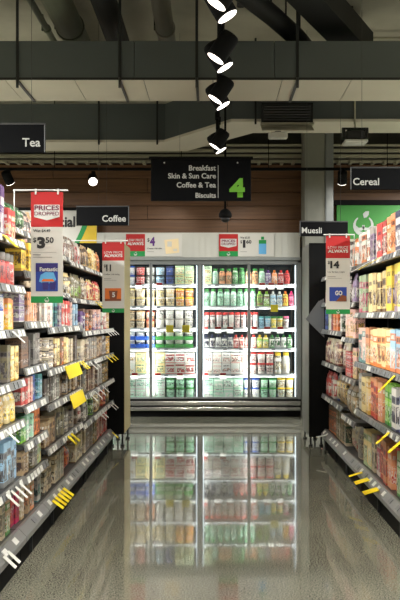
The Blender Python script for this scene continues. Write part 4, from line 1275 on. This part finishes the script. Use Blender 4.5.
# left half (starts at photo x 103, first part hidden behind the cream panel)
frow(0, 'left', [(1, 'tub', 0.13, 0.12, 'white', 'navy', 2), (2, 'tub', 0.13, 0.12, 'white', 'blue', 2), (1, 'tub', 0.13, 0.12, 'red', 'black', 2), (1, 'tub', 0.13, 0.12, 'pale grey', 'black', 2), (1, 'tub', 0.13, 0.12, 'light blue', 'black', 2), (1, 'tub', 0.13, 0.12, 'blue', 'navy', 2), (3, 'carton', 0.125, 0.125, 'pale green', 'cream', 2)])
frow(1, 'left', [(4, 'tub', 0.13, 0.115, 'beige', 'cream', 2), (3, 'tub', 0.13, 0.115, 'cream', 'white', 2), (3, 'tub', 0.125, 0.115, 'orange', 'yellow', 2)])
frow(2, 'left', [(4, 'tub', 0.13, 0.105, 'beige', 'tan', 2), (1, 'tub', 0.13, 0.105, 'peach', 'dark red', 2), (4, 'tub', 0.125, 0.13, 'white', 'pale grey', 2)])
frow(3, 'left', [(5, 'sleeved_tub', 0.13, 0.095, 'white', 'blue', 2), (5, 'sleeved_tub', 0.125, 0.095, 'white', 'green', 2)])
frow(4, 'left', [(3, 'carton', 0.13, 0.135, 'white', 'gold', 2), (3, 'carton', 0.13, 0.135, 'cream', 'pale green', 2), (3, 'carton', 0.13, 0.135, 'white', 'red', 2)])
frow(5, 'left', [(6, 'carton', 0.13, 0.115, 'pale grey', 'mint', 2), (3, 'tub', 0.13, 0.115, 'mint', 'green', 2)])
frow(0, 'right', [(1, 'carton', 0.11, 0.125, 'pale green', 'cream', 2), (1, 'bottle', 0.085, 0.19, 'mint', 'green'), (2, 'bottle', 0.085, 0.19, 'peach', 'green'), (2, 'bottle', 0.085, 0.2, 'green', 'green'), (2, 'bottle', 0.085, 0.19, 'peach', 'green'), (1, 'bottle', 0.085, 0.19, 'mint', 'green'),
              (1, 'cup_pouch', 0.08, 0.17, 'lilac', 'purple'), (1, 'cup_pouch', 0.08, 0.17, 'peach', 'orange'), (2, 'cup_pouch', 0.08, 0.17, 'red', 'red'), (1, 'cup_pouch', 0.08, 0.17, 'light blue', 'navy'), (1, 'cup_pouch', 0.08, 0.17, 'white', 'red')])
frow(1, 'right', [(8, 'bottle', 0.085, 0.21, 'mint', 'green'), (2, 'cup_pouch', 0.085, 0.18, 'brown', 'lime'), (2, 'cup_pouch', 0.08, 0.18, 'light blue', 'white'), (1, 'cup_pouch', 0.075, 0.18, 'yellow', 'orange'), (2, 'cup_pouch', 0.075, 0.18, 'pink', 'magenta')])
frow(2, 'right', [(9, 'tub', 0.078, 0.19, 'white', 'red'), (2, 'tub', 0.078, 0.14, 'light blue', 'teal'), (2, 'tub', 0.078, 0.14, 'yellow', 'green'), (1, 'tub', 0.078, 0.14, 'white', 'pink')])
frow(3, 'right', [(5, 'cup_pouch', 0.075, 0.16, 'white', 'navy'), (4, 'cup_pouch', 0.075, 0.16, 'pale pink', 'red'), (2, 'cup_pouch', 0.078, 0.16, 'lime', 'yellow'), (4, 'cup_pouch', 0.075, 0.16, 'white', 'green')])
frow(4, 'right', [(5, 'carton', 0.118, 0.135, 'white', 'pale pink', 2), (3, 'tub', 0.11, 0.135, 'white', 'red', 2), (3, 'bottle', 0.105, 0.285, 'white', 'yellow')])
frow(5, 'right', [(4, 'carton', 0.13, 0.115, 'mint', 'white', 2), (2, 'tub', 0.11, 0.115, 'white', 'blue', 2), (2, 'tub', 0.11, 0.115, 'mint', 'green', 2), (2, 'tub', 0.11, 0.115, 'white', 'yellow', 2)])


# header signs
def header_sign(label, x0, xr, x1, kind):
    g = thing('header_sign', label, 'sign', (x0, FY - 0.0515, 2.165), 0, 'price signs on the fridge header')
    W, R, H = x1 - x0, xr - x0, 0.30
    MB().box(0, R, 0, 0.005, 0.07, H).build('red_panel', M['red'], g)
    MB().box(0, R, 0, 0.005, 0, 0.07).build('green_panel', M['green'], g)
    MB().box(R, W, 0, 0.005, 0, H).build('white_panel', M['white'], g)
    logo_ring(g, R / 2, -0.002, 0.03, 0.022, M['letter'])
    if kind == 4:
        lettering('LOW PRICE', M['letter'], g, R / 2, -0.002, 0.2, 0.035, R * 0.85, 'CENTER', 0.005)
        lettering('ALWAYS', M['letter'], g, R / 2, -0.002, 0.15, 0.04, R * 0.85, 'CENTER', 0.04)
        lettering('$', M['ink'], g, R + 0.03, -0.002, 0.19, 0.055)
        lettering('4', M['purple'], g, R + 0.065, -0.002, 0.14, 0.12, 0.07, bold=0.05)
        lettering('Cheese 150-180g', M['ink'], g, R + 0.03, -0.002, 0.09, 0.025, 0.2)
        p = MB().prism([(R + 0.28, 0.03), (R + 0.46, 0.05), (R + 0.45, 0.24), (R + 0.26, 0.22)], -0.002, 0, axis='y').build('pack_picture', M['boxcream'], g)
        MB().box(R + 0.3, R + 0.36, -0.004, -0.002, 0.13, 0.2).box(R + 0.38, R + 0.43, -0.004, -0.002, 0.07, 0.1).build('printed_slice', M['white'], p)
    else:
        MB().prism([(0.02, 0.235), (0.02, 0.14), (R / 2, 0.115), (R - 0.02, 0.14), (R - 0.02, 0.235)], -0.002, 0, axis='y').build('white_badge', M['letter'], g)
        lettering('PRICES', M['badge_ink'], g, R / 2, -0.004, 0.19, 0.035, R * 0.72, 'CENTER', 0.03)
        lettering('DROPPED', M['badge_ink'], g, R / 2, -0.004, 0.15, 0.032, R * 0.72, 'CENTER', 0.02)
        lettering('Was $2.20', M['ink'], g, R + 0.03, -0.002, 0.235, 0.03, 0.13)
        lettering('$', M['ink'], g, R + 0.03, -0.002, 0.17, 0.045)
        lettering('1', M['ink'], g, R + 0.065, -0.002, 0.115, 0.105, 0.035, bold=0.05)
        lettering('60', M['ink'], g, R + 0.11, -0.002, 0.17, 0.05, 0.07, bold=0.03)
        p = MB().box(R + 0.28, R + 0.38, -0.002, 0, 0.03, 0.17).build('pack_picture', M['boxcyan'], g)
        MB().box(R + 0.28, R + 0.38, -0.002, 0, 0.17, 0.22).build('printed_top', M['green'], p)
        MB().box(R + 0.31, R + 0.35, -0.002, 0, 0.225, 0.265).build('printed_cap', M['green'], p)
    MB().box(R + 0.03, R + 0.12, -0.001, 0, 0.06, 0.065).build('small_print', M['greyline'], g)


header_sign('fridge header sign reading LOW PRICE ALWAYS $4', (126 - 213) * 10.75 / 800, (145 - 213) * 10.75 / 800, (182 - 213) * 10.75 / 800, 4)
header_sign('fridge header sign reading PRICES DROPPED $1.60', (219 - 213) * 10.75 / 800, (238 - 213) * 10.75 / 800, (274 - 213) * 10.75 / 800, 1)

finish_labels()
